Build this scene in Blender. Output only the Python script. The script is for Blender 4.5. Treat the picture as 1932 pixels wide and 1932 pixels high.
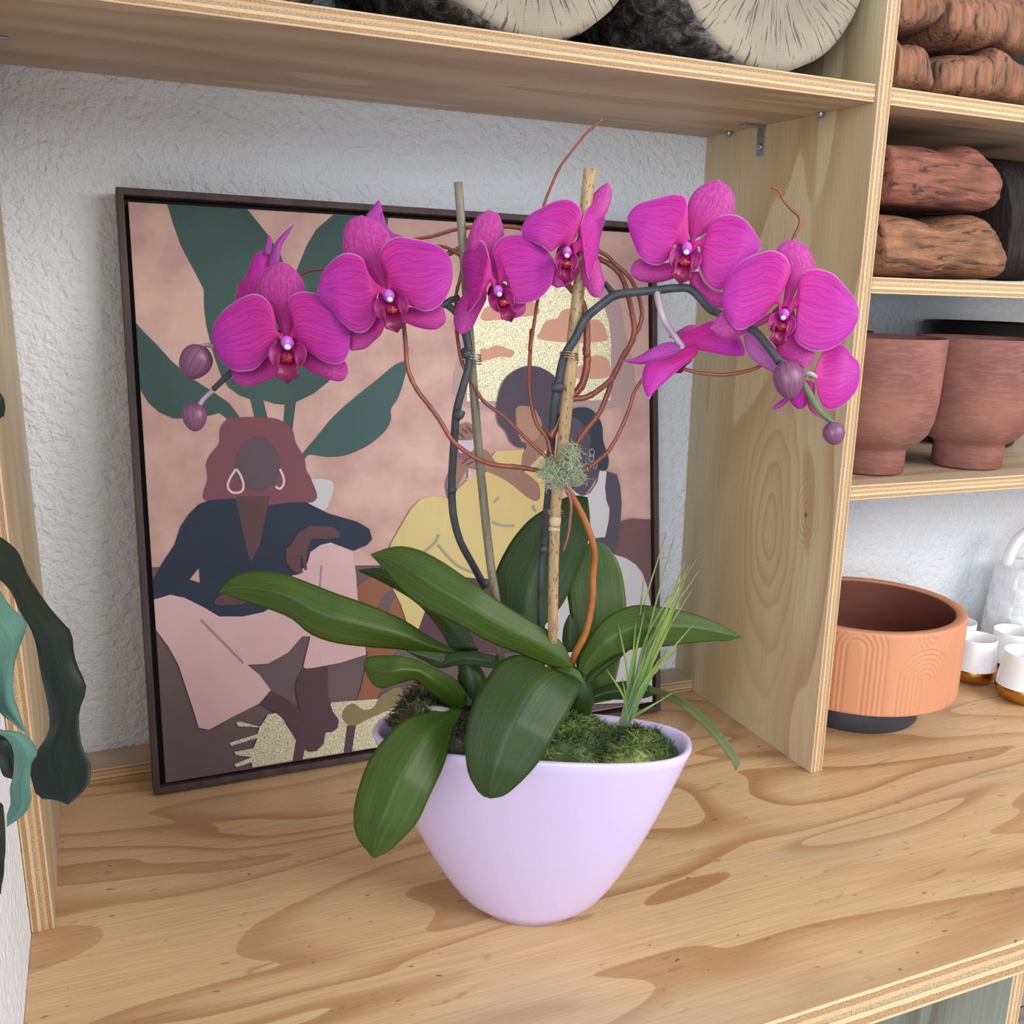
import bpy, bmesh, math, random
import numpy as np
from mathutils import Vector, noise
random.seed(7)
sc = bpy.context.scene
for o in list(bpy.data.objects): bpy.data.objects.remove(o)
# ------------------------------------------------------------ camera (solved from the boards' edges)
CX,CY,CZ = .098,-1.3129,.6009
YAW,PIT,ROL = .4436,-.2642,.0336
F,PX,PY = 1934.16,132.2,91.53
fw = np.array([math.sin(YAW)*math.cos(PIT), math.cos(YAW)*math.cos(PIT), math.sin(PIT)])
r0 = np.array([math.cos(YAW),-math.sin(YAW),0.]); u0 = np.cross(r0,fw)
rt = math.cos(ROL)*r0+math.sin(ROL)*u0; up = -math.sin(ROL)*r0+math.cos(ROL)*u0
CAM = np.array([CX,CY,CZ])
cd = bpy.data.cameras.new('camera'); cam = bpy.data.objects.new('camera',cd); sc.collection.objects.link(cam)
from mathutils import Matrix
cam.matrix_world = Matrix(((rt[0],up[0],-fw[0],CX),(rt[1],up[1],-fw[1],CY),(rt[2],up[2],-fw[2],CZ),(0,0,0,1)))
cd.sensor_width = 36; cd.lens = 36*F/1932; cd.shift_x = -PX/1932; cd.shift_y = PY/1932; cd.clip_start=.02
sc.camera = cam
# ------------------------------------------------------------ light
w = bpy.data.worlds.new('world'); sc.world = w; w.use_nodes = True
bg = w.node_tree.nodes['Background']; bg.inputs[0].default_value = (.76,.87,1,1); bg.inputs[1].default_value = .60
def area(name, loc, target, sx, sy, power, col):
    l = bpy.data.lights.new(name,'AREA'); l.shape='RECTANGLE'; l.size=sx; l.size_y=sy; l.energy=power; l.color=col
    o = bpy.data.objects.new(name,l); sc.collection.objects.link(o); o.location=loc
    o.rotation_euler=(Vector(target)-Vector(loc)).to_track_quat('-Z','Y').to_euler(); return o
area('shopfront_window', (2.5,-3.0,2.0), (.6,-.2,.3), 2.3,1.9, 100, (1,.96,.91))
area('left_fill', (-1.3,-3.1,1.05), (.6,-.2,.4), 2.0,1.6, 78, (.84,.92,1))  # added fill light, brightens the bay wall and the divider face
sc.view_settings.view_transform='Standard'; sc.view_settings.look='None'
sc.view_settings.exposure = 0.30; sc.view_settings.gamma = 1
# ------------------------------------------------------------ pixel rays
def ray(x,y): return fw+(x-966-PX)/F*rt-(y-966-PY)/F*up
def W(x,y,z): return CAM+ray(x,y)*z                       # at a distance z ahead of the camera
def atY(x,y,Y): v=ray(x,y); return CAM+v*(Y-CY)/v[1]
def atZ(x,y,Z): v=ray(x,y); return CAM+v*(Z-CZ)/v[2]
def atP(x,y,p,n): v=ray(x,y); return CAM+v*((p-CAM)@n)/(v@n)
def K(x0,y0,s,pts): return [(x0+p[0]/s,y0+p[1]/s)+tuple(p[2:]) for p in pts]
c1=lambda *p:K(320,360,4.025,p); c2=lambda *p:K(580,360,3.864,p); c3=lambda *p:K(950,220,3.864,p)
c4=lambda *p:K(1150,320,3.578,p); c5=lambda *p:K(740,620,3.115,p); c6=lambda *p:K(400,1000,3.018,p)
c7=lambda *p:K(860,960,3.33,p); c8=lambda *p:K(260,760,2.61,p); c8a=lambda *p:K(200,340,3.45,p); c9=lambda *p:K(860,680,4.83,p)
# ------------------------------------------------------------ materials
def S(r,g,b):
    f=lambda c:(c/255/12.92 if c<=10 else ((c/255+.055)/1.055)**2.4)
    return (f(r)*.86,f(g)*.86,f(b)*.86,1)
class NT:
    def __init__(s,name):
        s.m=bpy.data.materials.new(name); s.m.use_nodes=True; s.t=s.m.node_tree; s.b=s.t.nodes['Principled BSDF']
    def n(s,ty,**k):
        d=s.t.nodes.new(ty)
        for a,v in k.items():
            if a.startswith('i_'):
                key=a[2:]; key=int(key) if key.isdigit() else key.replace('_',' ')
                d.inputs[key].default_value=v
            else: setattr(d,a,v)
        return d
    def l(s,a,b): s.t.links.new(a,b)
    def mth(s,op,a,b=None,c=None):
        d=s.n('ShaderNodeMath',operation=op)
        for i,x in enumerate((a,b,c)):
            if x is None: continue
            if isinstance(x,(int,float)): d.inputs[i].default_value=x
            else: s.l(x,d.inputs[i])
        return d.outputs[0]
    def mix(s,f,a,b,mode='MIX'):
        d=s.n('ShaderNodeMix',data_type='RGBA',blend_type=mode)
        for i,x in ((0,f),(6,a),(7,b)):
            if isinstance(x,(int,float,tuple)): d.inputs[i].default_value=x
            else: s.l(x,d.inputs[i])
        return d.outputs[2]
    def ramp(s,f,stops,interp='LINEAR'):
        d=s.n('ShaderNodeValToRGB'); e=d.color_ramp.elements; d.color_ramp.interpolation=interp
        while len(e)<len(stops): e.new(.5)
        for i,(p,c) in enumerate(stops): e[i].position=p; e[i].color=c if isinstance(c,tuple) else (c,c,c,1)
        s.l(f,d.inputs[0]); return d.outputs[0]
    def co(s,kind='Object',scale=(1,1,1),loc=(0,0,0)):
        t=s.n('ShaderNodeTexCoord'); m=s.n('ShaderNodeMapping'); m.inputs['Scale'].default_value=scale; m.inputs['Location'].default_value=loc
        s.l(t.outputs[kind],m.inputs[0]); return m.outputs[0]
    def noise(s,co,scale,detail=3,dist=0,rough=.5):
        d=s.n('ShaderNodeTexNoise'); d.inputs['Scale'].default_value=scale; d.inputs['Detail'].default_value=detail
        d.inputs['Distortion'].default_value=dist; d.inputs['Roughness'].default_value=rough; s.l(co,d.inputs['Vector']); return d.outputs['Fac']
    def bump(s,h,st,dist=.001):
        d=s.n('ShaderNodeBump'); d.inputs['Strength'].default_value=st; d.inputs['Distance'].default_value=dist
        s.l(h,d.inputs['Height']); s.l(d.outputs[0],s.b.inputs['Normal'])
    def base(s,x):
        if isinstance(x,tuple): s.b.inputs['Base Color'].default_value=x
        else: s.l(x,s.b.inputs['Base Color'])
    def rm(s,r,m=0,coat=0,spec=None,sss=0):
        if isinstance(r,(int,float)): s.b.inputs['Roughness'].default_value=r
        else: s.l(r,s.b.inputs['Roughness'])
        s.b.inputs['Metallic'].default_value=m; s.b.inputs['Coat Weight'].default_value=coat
        if spec is not None: s.b.inputs['Specular IOR Level'].default_value=spec
def simple(name,c,rough=.6,metal=0,c2=None,nscale=20,bump=0,bscale=200,bdist=.0006,coat=0,spec=None,stretch=(1,1,1)):
    t=NT(name); co=t.co(scale=stretch)
    if c2: t.base(t.mix(t.ramp(t.noise(co,nscale,4),[(.35,0.),(.65,1.)]),c,c2))
    else: t.base(c)
    t.rm(rough,metal,coat,spec)
    if bump: t.bump(t.noise(co,bscale,3),bump,bdist)
    return t.m
def ply_face(name, light, dark, rings=5, sc_al=.9, sc_ac=5, thr=(.55,.9), streak=.25, seed=0, rough=.45, dirt=0, knots=()):
    t=NT(name); co=t.co('UV',(sc_al,sc_ac,1),(seed,seed*1.7,0)); 
    n=t.noise(co,1.0,1.5,.55,.45)
    r=t.mth('FRACT',t.mth('MULTIPLY',n,rings))
    saw=t.ramp(r,[(0.,0.),(thr[0],.1),(thr[1],1.),(min(thr[1]+.07,.999),.85),(1.,0.)])
    f=t.noise(t.co('UV',(9,330,1),(seed,0,0)),1,3,.2)
    fs=t.ramp(f,[(.35,0.),(.7,1.)])
    col=t.mix(saw,light,dark)
    big=t.noise(t.co('UV',(2,5,1),(0,seed,0)),1,2)
    col=t.mix(t.mth('MULTIPLY',t.ramp(big,[(.35,0.),(.7,1.)]),.35),col,tuple(min(1,c*1.22) for c in light[:3])+(1,))
    col=t.mix(t.mth('MULTIPLY',fs,streak),col,tuple(c*.72 for c in dark[:3])+(1,))
    for u_,v_,ku,kv,am in knots:      # cathedral figure round a knot
        sp=t.n('ShaderNodeSeparateXYZ'); t.l(t.n('ShaderNodeTexCoord').outputs['UV'],sp.inputs[0])
        du=t.mth('MULTIPLY',t.mth('SUBTRACT',sp.outputs[0],u_),ku); dv=t.mth('MULTIPLY',t.mth('SUBTRACT',sp.outputs[1],v_),kv)
        rr=t.mth('ADD',t.mth('SQRT',t.mth('ADD',t.mth('MULTIPLY',du,du),t.mth('MULTIPLY',dv,dv))),t.mth('MULTIPLY',t.mth('SUBTRACT',t.noise(t.co('UV',(7,12,1)),1,2),.5),.35))
        rg=t.ramp(t.mth('FRACT',t.mth('MULTIPLY',rr,6.5)),[(0.,0.),(.35,.15),(.8,1.),(.92,0.)])
        col=t.mix(t.mth('MULTIPLY',t.mth('MULTIPLY',rg,t.ramp(rr,[(.0,1.),(.55,.8),(1.,0.)])),am),col,dark)
        col=t.mix(t.ramp(rr,[(.02,1.),(.07,0.)]) if am>.9 else 0.,col,S(90,60,40))
    if dirt:
        a=t.ramp(t.noise(t.co('UV',(12,40,1),(3,3,0)),1,6,.6,.7),[(.61,0.),(.67,1.)])
        col=t.mix(t.mth('MULTIPLY',a,.4),col,S(120,95,70))
        b=t.ramp(t.noise(t.co('UV',(55,130,1),(1,8,0)),1,2,.3),[(.70,0.),(.75,1.)])
        col=t.mix(t.mth('MULTIPLY',b,.7),col,S(70,48,30))
        gm=t.ramp(t.noise(t.co('UV',(3,6,1),(8,2,0)),1,2),[(.56,0.),(.68,1.)])
        col=t.mix(t.mth('MULTIPLY',gm,.35),col,S(176,160,140))
    t.base(col); t.rm(rough); t.bump(f,.12,.0004); return t.m
def ply_edge(name, tint=1.0, seed=0):
    t=NT(name); co=t.n('ShaderNodeTexCoord').outputs['UV']
    s=t.n('ShaderNodeSeparateXYZ'); t.l(co,s.inputs[0])
    wob=t.noise(t.co('UV',(30,2,1),(seed,0,0)),1,3)
    v=t.mth('ADD',s.outputs[1],t.mth('MULTIPLY',t.mth('SUBTRACT',wob,.5),.06))
    k=lambda r,g,b:tuple(min(1,x*tint) for x in S(r,g,b)[:3])+(1,)
    L=k(234,202,156); D=k(196,154,110); M=k(222,186,140); G=k(206,172,134); B=k(150,116,84)
    col=t.ramp(v,[(0.,L),(.09,B),(.105,D),(.27,B),(.285,L),(.44,B),(.455,G),(.60,M),(.74,B),(.75,D),(.89,B),(.905,L)],'CONSTANT')
    rough_=t.ramp(v,[(0.,0.),(.10,1.),(.27,0.),(.45,1.),(.60,.3),(.74,1.),(.9,0.)],'CONSTANT')
    g=t.noise(t.co('UV',(520,22,1),(seed,0,0)),1,3)
    gm=t.mth('MULTIPLY',t.ramp(g,[(.48,0.),(.62,1.)]),t.mth('ADD',t.mth('MULTIPLY',rough_,.5),.12)); col=t.mix(gm,col,k(120,86,58))
    vo=t.ramp(t.noise(t.co('UV',(16,5,1),(seed+4,2,0)),1,2),[(.72,0.),(.76,1.)])
    col=t.mix(t.mth('MULTIPLY',vo,.7),col,k(110,74,52))
    t.base(col); t.rm(.7); t.bump(g,.3,.0006); return t.m
M={}
M['top']=ply_face('countertop_face',S(222,184,138),S(180,130,86),rings=8,sc_al=1.7,sc_ac=6.5,thr=(.60,.93),streak=.34,seed=3.1,rough=.42,dirt=1)
M['side']=ply_face('panel_face',S(214,196,164),S(190,164,128),rings=5,sc_al=1.5,sc_ac=7,thr=(.3,.9),streak=.26,seed=1.2,rough=.55)
kp=[np.array(CAM)+ray(x,y)*((.891-CX)/ray(x,y)[0]) for x,y in ((1455,985),(1520,972))]
M['divider']=ply_face('divider_face',S(224,204,166),S(190,158,116),rings=5,sc_al=1.5,sc_ac=7,thr=(.3,.9),streak=.26,seed=1.2,rough=.55,knots=((kp[0][2]+2.35,kp[0][1]+.8695,3.2,10.,.75),(kp[1][2]+2.35,kp[1][1]+.8695,16.,30.,.95)))
M['under']=ply_face('shelf_face',S(206,182,152),S(178,146,116),rings=5,sc_al=1.1,sc_ac=8,thr=(.3,.9),streak=.18,seed=5.7,rough=.5)
M['weather']=ply_face('weathered_face',S(190,190,176),S(150,140,128),rings=6,sc_al=1.5,sc_ac=7,streak=.4,seed=2.2)
M['edge']=ply_edge('plywood_edge',.90,0); M['edge2']=ply_edge('plywood_edge_pale',.97,4)
def wallmat(name,c):
    t=NT(name); co=t.co(); t.base(c); t.rm(.75)
    a=t.noise(co,95,3,.4,.5); b=t.noise(co,260,2,0); t.bump(t.mth('ADD',a,t.mth('MULTIPLY',b,.35)),.8,.0065); return t.m
M['wall']=wallmat('textured_wall_paint',(.84,.88,.93,1))
M['floor']=simple('floor_concrete',S(190,186,180),.8,c2=S(176,172,166),nscale=6)
M['frame']=simple('dark_stained_wood',S(82,64,62),.55,c2=S(56,44,44),nscale=60,stretch=(1,1,.06),bump=.3,bscale=300)
M['black']=simple('black_liner',S(20,18,24),.6)
M['steel']=simple('zinc_steel',S(170,175,182),.3,1)
M['scratch']=simple('screw_steel',S(200,200,205),.22,1)
# ------------------------------------------------------------ mesh building
COL=sc.collection
def finish(name, verts, faces, mats, midx=None, uvs=None, smooth=True, parent=None, origin=None, solid=0, bevel=0, sub=0):
    me=bpy.data.meshes.new(name)
    org=np.array(parent['_org'] if parent is not None and '_org' in parent else (origin if origin is not None else (0,0,0)),float)
    if origin is None and parent is None:
        a=np.array(verts); org=np.array([a[:,0].mean(),a[:,1].mean(),a[:,2].min()])
    me.from_pydata([tuple(float(c) for c in (np.array(v)-org)) for v in verts],[],[tuple(int(i) for i in f) for f in faces])
    for m in (mats if isinstance(mats,(list,tuple)) else [mats]): me.materials.append(m)
    if midx: me.polygons.foreach_set('material_index',midx)
    if smooth: me.polygons.foreach_set('use_smooth',[True]*len(me.polygons))
    if uvs is not None:
        ul=me.uv_layers.new(name='UVMap')
        if len(uvs)==len(verts):
            for lp in me.loops: ul.data[lp.index].uv=uvs[lp.vertex_index]
        else:
            for i,uv in enumerate(uvs): ul.data[i].uv=uv
    me.validate(); me.update()
    o=bpy.data.objects.new(name,me); COL.objects.link(o)
    if parent is not None: o.parent=parent; o['_org']=tuple(org)
    else: o.location=org; o['_org']=tuple(org)
    if solid:
        s=o.modifiers.new('thickness','SOLIDIFY'); s.thickness=solid; s.offset=0
    if bevel:
        s=o.modifiers.new('bevel','BEVEL'); s.width=bevel; s.segments=2; s.limit_method='ANGLE'; s.angle_limit=math.radians(50)
    if sub:
        s=o.modifiers.new('sub','SUBSURF'); s.levels=sub; s.render_levels=sub
    return o
def thing(name,label,cat,loc,group=None):
    o=bpy.data.objects.new(name,None); COL.objects.link(o); o.location=tuple(float(c) for c in loc); o.empty_display_size=.02
    o['_org']=tuple(float(c) for c in loc); o['label']=label; o['category']=cat
    if group: o['group']=group
    return o
def tag(o,label,cat,group=None,kind=None):
    o['label']=label; o['category']=cat
    if group: o['group']=group
    if kind: o['kind']=kind
    return o
def structure(o): o['kind']='structure'; return o
def board(name,lo,hi,thin,grain,fm,em,parent=None,seed=0,bevel=.0008):
    lo=np.array(lo,float);hi=np.array(hi,float)
    V=[(x,y,z) for x in (lo[0],hi[0]) for y in (lo[1],hi[1]) for z in (lo[2],hi[2])]
    Fs=[((0,1,3,2),0,0),((4,6,7,5),0,1),((0,4,5,1),1,0),((2,3,7,6),1,1),((0,2,6,4),2,0),((1,5,7,3),2,1)]
    faces=[];mi=[];uv=[]
    for f,ax,sd in Fs:
        faces.append(f)
        if ax==thin:
            mi.append(0); oth=[a for a in range(3) if a not in (thin,grain)][0]
            for i in f: uv.append((V[i][grain]+seed+sd*3.3,V[i][oth]+seed*.37+sd))
        else:
            mi.append(1); oth=[a for a in range(3) if a not in (thin,ax)][0]
            for i in f: uv.append((V[i][oth]+seed,(V[i][thin]-lo[thin])/(hi[thin]-lo[thin])))
    return finish(name,V,faces,[fm,em],mi,uv,False,parent,origin=None if parent is not None else ((lo+hi)/2*[1,1,0]+[0,0,lo[2]]),bevel=bevel)
def box(name,lo,hi,m,parent=None,bevel=0):
    lo=np.array(lo,float);hi=np.array(hi,float)
    V=[(x,y,z) for x in (lo[0],hi[0]) for y in (lo[1],hi[1]) for z in (lo[2],hi[2])]
    return finish(name,V,[(0,1,3,2),(4,6,7,5),(0,4,5,1),(2,3,7,6),(0,2,6,4),(1,5,7,3)],m,parent=parent,smooth=False,bevel=bevel)
def crom(P,n,closed=False):
    """arc-length resampled Catmull-Rom through the points"""
    P=[np.array(p,float) for p in P]
    if closed: P=[P[-1]]+P+[P[0],P[1]]
    else: P=[2*P[0]-P[1]]+P+[2*P[-1]-P[-2]]
    out=[]
    for i in range(1,len(P)-2):
        for k in range(8):
            t=k/8; a,b,c,d=P[i-1],P[i],P[i+1],P[i+2]
            out.append(.5*((2*b)+(c-a)*t+(2*a-5*b+4*c-d)*t*t+(3*b-a-3*c+d)*t**3))
    out.append(P[-2])
    if n is None: return out[:-1] if closed else out
    L=[0]
    for a,b in zip(out,out[1:]): L.append(L[-1]+np.linalg.norm((b-a)[:2] if len(a)>2 and not closed and False else b-a))
    L=np.array(L); A=np.array(out); q=np.linspace(0,L[-1],n)
    return [np.array([np.interp(x,L,A[:,j]) for j in range(A.shape[1])]) for x in q]
def blade(name,L,R,z,m,parent,nu=22,nv=10,cup=.0,crease=.0,arch=.0,wave=.0,solid=.0006,flip=0,ph=0.):
    """petal or leaf between its two rims (rims in view angles, z = list of distances from base to tip)"""
    a=crom(L,nu); b=crom(R,nu); V=[];U=[]
    zl=np.interp(np.linspace(0,1,nu),np.linspace(0,1,len(z)),z)
    for i in range(nu):
        u=i/(nu-1); wd=math.sin(math.pi*min(1,max(0,u)))**.6
        for j in range(nv+1):
            v=j/nv*2-1; p=a[i]*(1-v)/2+b[i]*(1+v)/2
            d=zl[i]+cup*v*v*wd-crease*abs(v)*wd-arch*math.sin(math.pi*u)+wave*math.sin(u*9+v*2+ph)*abs(v)*wd
            V.append(W(p[0],p[1],d)); U.append((u,(v+1)/2))
    Fc=[(i*(nv+1)+j,i*(nv+1)+j+1,(i+1)*(nv+1)+j+1,(i+1)*(nv+1)+j) for i in range(nu-1) for j in range(nv)]
    return finish(name,V,Fc,m,uvs=U,parent=parent,solid=solid)
def tube_geo(pts,sides=8,taper=True):
    V=[];Fc=[];n=len(pts)
    P=[np.array(p[:3]) for p in pts]
    ref=np.array([.3,-.9,.2])
    for i,p in enumerate(pts):
        t=P[min(i+1,n-1)]-P[max(i-1,0)]; t=t/(np.linalg.norm(t)+1e-9)
        a=np.cross(t,ref); a/=np.linalg.norm(a)+1e-9; b=np.cross(t,a)
        for k in range(sides):
            an=2*math.pi*k/sides; V.append(P[i]+p[3]*(math.cos(an)*a+math.sin(an)*b))
    for i in range(n-1):
        for k in range(sides):
            k2=(k+1)%sides; Fc.append((i*sides+k,i*sides+k2,(i+1)*sides+k2,(i+1)*sides+k))
    Fc.append(tuple(range(sides-1,-1,-1))); Fc.append(tuple((n-1)*sides+k for k in range(sides)))
    return V,Fc
def tubes(name,paths,m,parent,sides=8,knob=0,n=None):
    """each path: list of (px,py,distance,radius)"""
    V=[];Fc=[];U=[]
    for P in paths:
        c=crom(P,n or max(10,len(P)*6)); pts=[]
        for i,q in enumerate(c):
            r=q[3]*(1+knob*max(0,math.sin(i*1.7+len(P)))**6); pts.append(tuple(W(q[0],q[1],q[2]))+(r,))
        v,f=tube_geo(pts,sides); o=len(V); V+=v; Fc+=[tuple(i+o for i in x) for x in f]
        U+=[(i/len(c),k/sides) for i in range(len(c)) for k in range(sides)]
    return finish(name,V,Fc,m,uvs=U,parent=parent)
def wtube(name,paths,m,parent,sides=8):
    V=[];Fc=[]
    for P in paths:
        v,f=tube_geo(P,sides); o=len(V); V+=v; Fc+=[tuple(i+o for i in x) for x in f]
    return finish(name,V,Fc,m,parent=parent)
def lathe(name,prof,c,m,parent=None,n=72,ax=(0,0,1),mf=None,smooth=True,disp=None):
    V=[];Fc=[];mi=[]
    for i,(r,z) in enumerate(prof):
        for k in range(n):
            a=2*math.pi*k/n; rr=max(r,1e-5)
            if disp: rr+=disp(a,z,i)
            V.append((c[0]+rr*math.cos(a),c[1]+rr*math.sin(a),c[2]+z))
    for i in range(len(prof)-1):
        for k in range(n):
            k2=(k+1)%n; Fc.append((i*n+k,i*n+k2,(i+1)*n+k2,(i+1)*n+k)); mi.append(mf(i) if mf else 0)
    return finish(name,V,Fc,m,mi,parent=parent,smooth=smooth,origin=c if parent is None else None)
# ============================================================ THE SETTING
XR,T,H,TS,DS=.891,.018,.801,.0185,.3526
structure(box('wall_back',(-.05,0,-.95),(3.2,.1,2.2),M['wall']))
structure(box('wall_left',(-.1,-1.2,-.95),(0,0,2.2),M['wall']))
structure(box('floor',(-.1,-3.4,-1.0),(3.2,0,-.9),M['floor']))
# countertop
tag(board('countertop',(.0002,-.7187,-.0392),(2.6,-.001,0),2,0,M['top'],M['edge2'],seed=.2),'long worn plywood countertop with swirling brown grain under everything','countertop')
cab=thing('base_cabinet','grey weathered plywood cabinet carcass under the countertop edge','cabinet',(.9,-.35,-.9))
board('divider_panel',(.886,-.700,-.88),(.904,-.02,-.0402),0,2,M['weather'],M['edge2'],cab,seed=1)
board('side_panel',(.004,-.700,-.88),(.022,-.02,-.0402),0,2,M['weather'],M['edge2'],cab,seed=2)
board('side_panel',(2.55,-.700,-.88),(2.568,-.02,-.0402),0,2,M['weather'],M['edge2'],cab,seed=2)
board('back_panel',(.004,-.019,-.88),(2.568,-.003,-.0402),1,0,M['weather'],M['edge2'],cab,seed=3)
board('bottom_panel',(.022,-.695,-.9),(2.568,-.02,-.882),2,0,M['weather'],M['edge2'],cab,seed=4)
# shelving
sh=thing('shelving_unit','pale plywood shelving unit with tall dividers standing on the countertop','shelf',(.5,-.17,0))
board('side_panel',(.0005,-.352,0),(.0199,-.001,1.5),0,2,M['side'],M['edge'],sh,seed=.9)
board('divider_panel',(XR,-.3526,0),(XR+T,-.001,1.5),0,2,M['divider'],M['edge'],sh,seed=2.35)
board('side_panel',(2.2,-.3526,0),(2.218,-.001,1.5),0,2,M['side'],M['edge'],sh,seed=3.1)
board('shelf_board',(.020,-.3487,H),(XR-.0003,-.001,H+TS),2,0,M['under'],M['edge'],sh,seed=4.2)
for i,z in enumerate((.7996,.6002,.3579)):
    board('shelf_board',(XR+T+.0003,-.3526,z),(2.1997,-.001,z+.0182),2,0,M['under'],M['edge2'],sh,seed=5.2+i)
board('back_rail',(.020,-.0553,0),(XR-.0003,-.001,.0175),2,0,M['under'],M['edge2'],sh,seed=6.6)
def bracket(x,y,side):
    s=side; o=box('corner_bracket',*( ((x-.0016,y-.008,H-.036),(x,y+.008,H)) if s<0 else ((x,y-.008,H-.036),(x+.0016,y+.008,H)) ),M['steel'],sh,.0005)
    xx=(x-.030,x) if s<0 else (x,x+.030)
    b=box('bracket_arm',(xx[0],y-.008,H-.0017),(xx[1],y+.008,H),M['steel'],o,.0005)
    V,Fc=[],[]
    cx=x-.0016 if s<0 else x+.0016; cz=H-.025
    for k,(r,dx) in enumerate(((.0045,0),(.0045,.0012),(.003,.002),(.0008,.0012))):
        for a in range(16): V.append((cx+(-dx if s<0 else dx),y+r*math.cos(a*math.pi/8),cz+r*math.sin(a*math.pi/8)))
    for k in range(3):
        for a in range(16): Fc.append((k*16+a,k*16+(a+1)%16,(k+1)*16+(a+1)%16,(k+1)*16+a))
    Fc.append(tuple(48+a for a in range(16)))
    finish('screw',V,Fc,M['scratch'],parent=o)
pb=atY(1434,240,-.15)
bracket(XR-.0002,-.135,-1); bracket(.0201,-.150,1)
for yy in (-.066,-.262):   # shelf pins with torn veneer
    lathe('shelf_pin',[(0,-.006),(.0035,-.0055),(.0045,-.002),(.0045,0)],(XR-.006,yy,H-.0005),M['steel'],sh,n=16)
# ============================================================ FRAMED PICTURE
p00=atZ(290,1500,.0042); p10=atZ(1247,1341,.0042); p01=atY(218,352,-.037)
nn=np.cross(p10-p00,p01-p00); nn/=np.linalg.norm(nn)
if nn[1]>0: nn=-nn          # faces the viewer
def pf(x,y,off=0): return atP(x,y,p00+nn*off,nn)
p11=pf(1239,422)
pic=thing('framed_picture','dark-framed square art print of three seated figures leaning on the wall','picture',(p00+p10)/2*[1,1,0])
Q=[p00,p10,p11,p01]; Qi=[]
cen=sum(Q)/4
def inset(Q,d):
    out=[]
    for i in range(4):
        a=(Q[(i+1)%4]-Q[i]);a/=np.linalg.norm(a);b=(Q[i-1]-Q[i]);b/=np.linalg.norm(b); out.append(Q[i]+(a+b)*d)
    return out
Qi=inset(Q,.0075)
V=[];Fc=[]
for q,d in ((Q,0),(Qi,0),(Qi,-.030),(Q,-.030)): V+=[p+nn*d for p in q]
for i in range(4):
    j=(i+1)%4
    for a,b in ((0,4),(4,8),(8,12),(12,0)): Fc.append((a+i,a+j,b+j,b+i))
finish('frame',V,Fc,M['frame'],parent=pic,smooth=False,bevel=.0008)
Qb=inset(Q,.0055); V=[p-nn*.026 for p in Qb]+[p-nn*.022 for p in Qb]
finish('backing',V,[(0,1,2,3),(4,5,6,7)]+[(i,(i+1)%4,4+(i+1)%4,4+i) for i in range(4)],M['black'],parent=pic,smooth=False)
def paint(name,c,c2=None,n=14): return simple('print_'+name,c,.75,c2=c2,nscale=n,bump=.35,bscale=900,bdist=.0004)
PM={k:paint(k,*v) for k,v in dict(
 bg=(S(218,180,168),S(196,156,148),22),ground=(S(112,92,98),S(100,82,88),9),green=(S(64,92,88),S(58,84,82),9),green_plain=(S(66,96,94),),hair=(S(130,78,92),),
 face=(S(98,82,92),),navy=(S(38,52,74),S(34,46,66),9),skin=(S(98,68,74),),pink=(S(220,186,186),S(212,176,178),9),leg=(S(86,60,70),),grey=(S(160,142,144),),
 white=(S(206,204,210),),orange=(S(146,94,72),),olive=(S(138,124,88),),yellow=(S(214,198,138),S(206,182,120),7),tan=(S(150,112,100),),mauve=(S(182,156,154),),
 cloud=(S(216,162,140),),hairb=(S(80,68,84),),faceb=(S(172,130,112),),hairc=(S(46,54,72),),dark=(S(82,74,90),),couch=(S(116,82,88),),lilac=(S(200,186,200),),wine=(S(140,88,110),),line=(S(160,158,140),),cream=(S(232,210,204),)).items()}
def goldmat():
    t=NT('print_gold_foil'); co=t.co(); n=t.noise(co,900,2); f=t.ramp(n,[(.42,0.),(.56,1.)])
    t.base(t.mix(f,S(176,168,132),S(246,240,212))); t.rm(.42); t.b.inputs['Metallic'].default_value=.25
    t.bump(n,.5,.0006); return t.m
PM['gold']=goldmat()
pk=list(PM); cv=dict(V=[],F=[],M=[])
layer=[0]
bm=bmesh.new()
def poly(key,pts,smooth=True,thin=0):
    layer[0]+=1; off=-.006+layer[0]*.00007
    P=[np.array(p[:2]) for p in pts]
    if smooth: P=crom(P,None,True)[::2] if len(P)>3 else P
    vs=[]
    for p in P:
        x,y=clampc(p); vs.append(bm.verts.new(tuple(pf(x,y,off)-np.array(pic['_org']))))
    try: f=bm.faces.new(vs)
    except ValueError: return
    f.material_index=pk.index(key)
CVQ=[(313,1477),(1231,1324),(1222,441),(242,381)]
def clampc(p):
    x,y=p
    for _ in range(3):
        for i in range(4):
            a=np.array(CVQ[i]);b=np.array(CVQ[(i+1)%4]);d=b-a;n=np.array([d[1],-d[0]])/np.linalg.norm(d)
            s=(np.array([x,y])-a)@n     # inside is s<0 or >0; test with centre
            sc_=(np.array([750,900])-a)@n
            if s*sc_<0: x,y=np.array([x,y])-n*s
    return x,y
def strip(key,pts,wd):
    P=crom([p[:2] for p in pts],None); L=[];R=[]
    for i,p in enumerate(P):
        t=P[min(i+1,len(P)-1)]-P[max(i-1,0)]; t/=np.linalg.norm(t)+1e-9; n=np.array([-t[1],t[0]])*wd/2; L.append(p+n);R.append(p-n)
    layer[0]+=1; off=-.006+layer[0]*.00007
    g=[(bm.verts.new(tuple(pf(*a,off)-np.array(pic['_org']))),bm.verts.new(tuple(pf(*b,off)-np.array(pic['_org'])))) for a,b in zip(L,R)]
    for a,b in zip(g,g[1:]): bm.faces.new((a[0],b[0],b[1],a[1])).material_index=pk.index(key)
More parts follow.
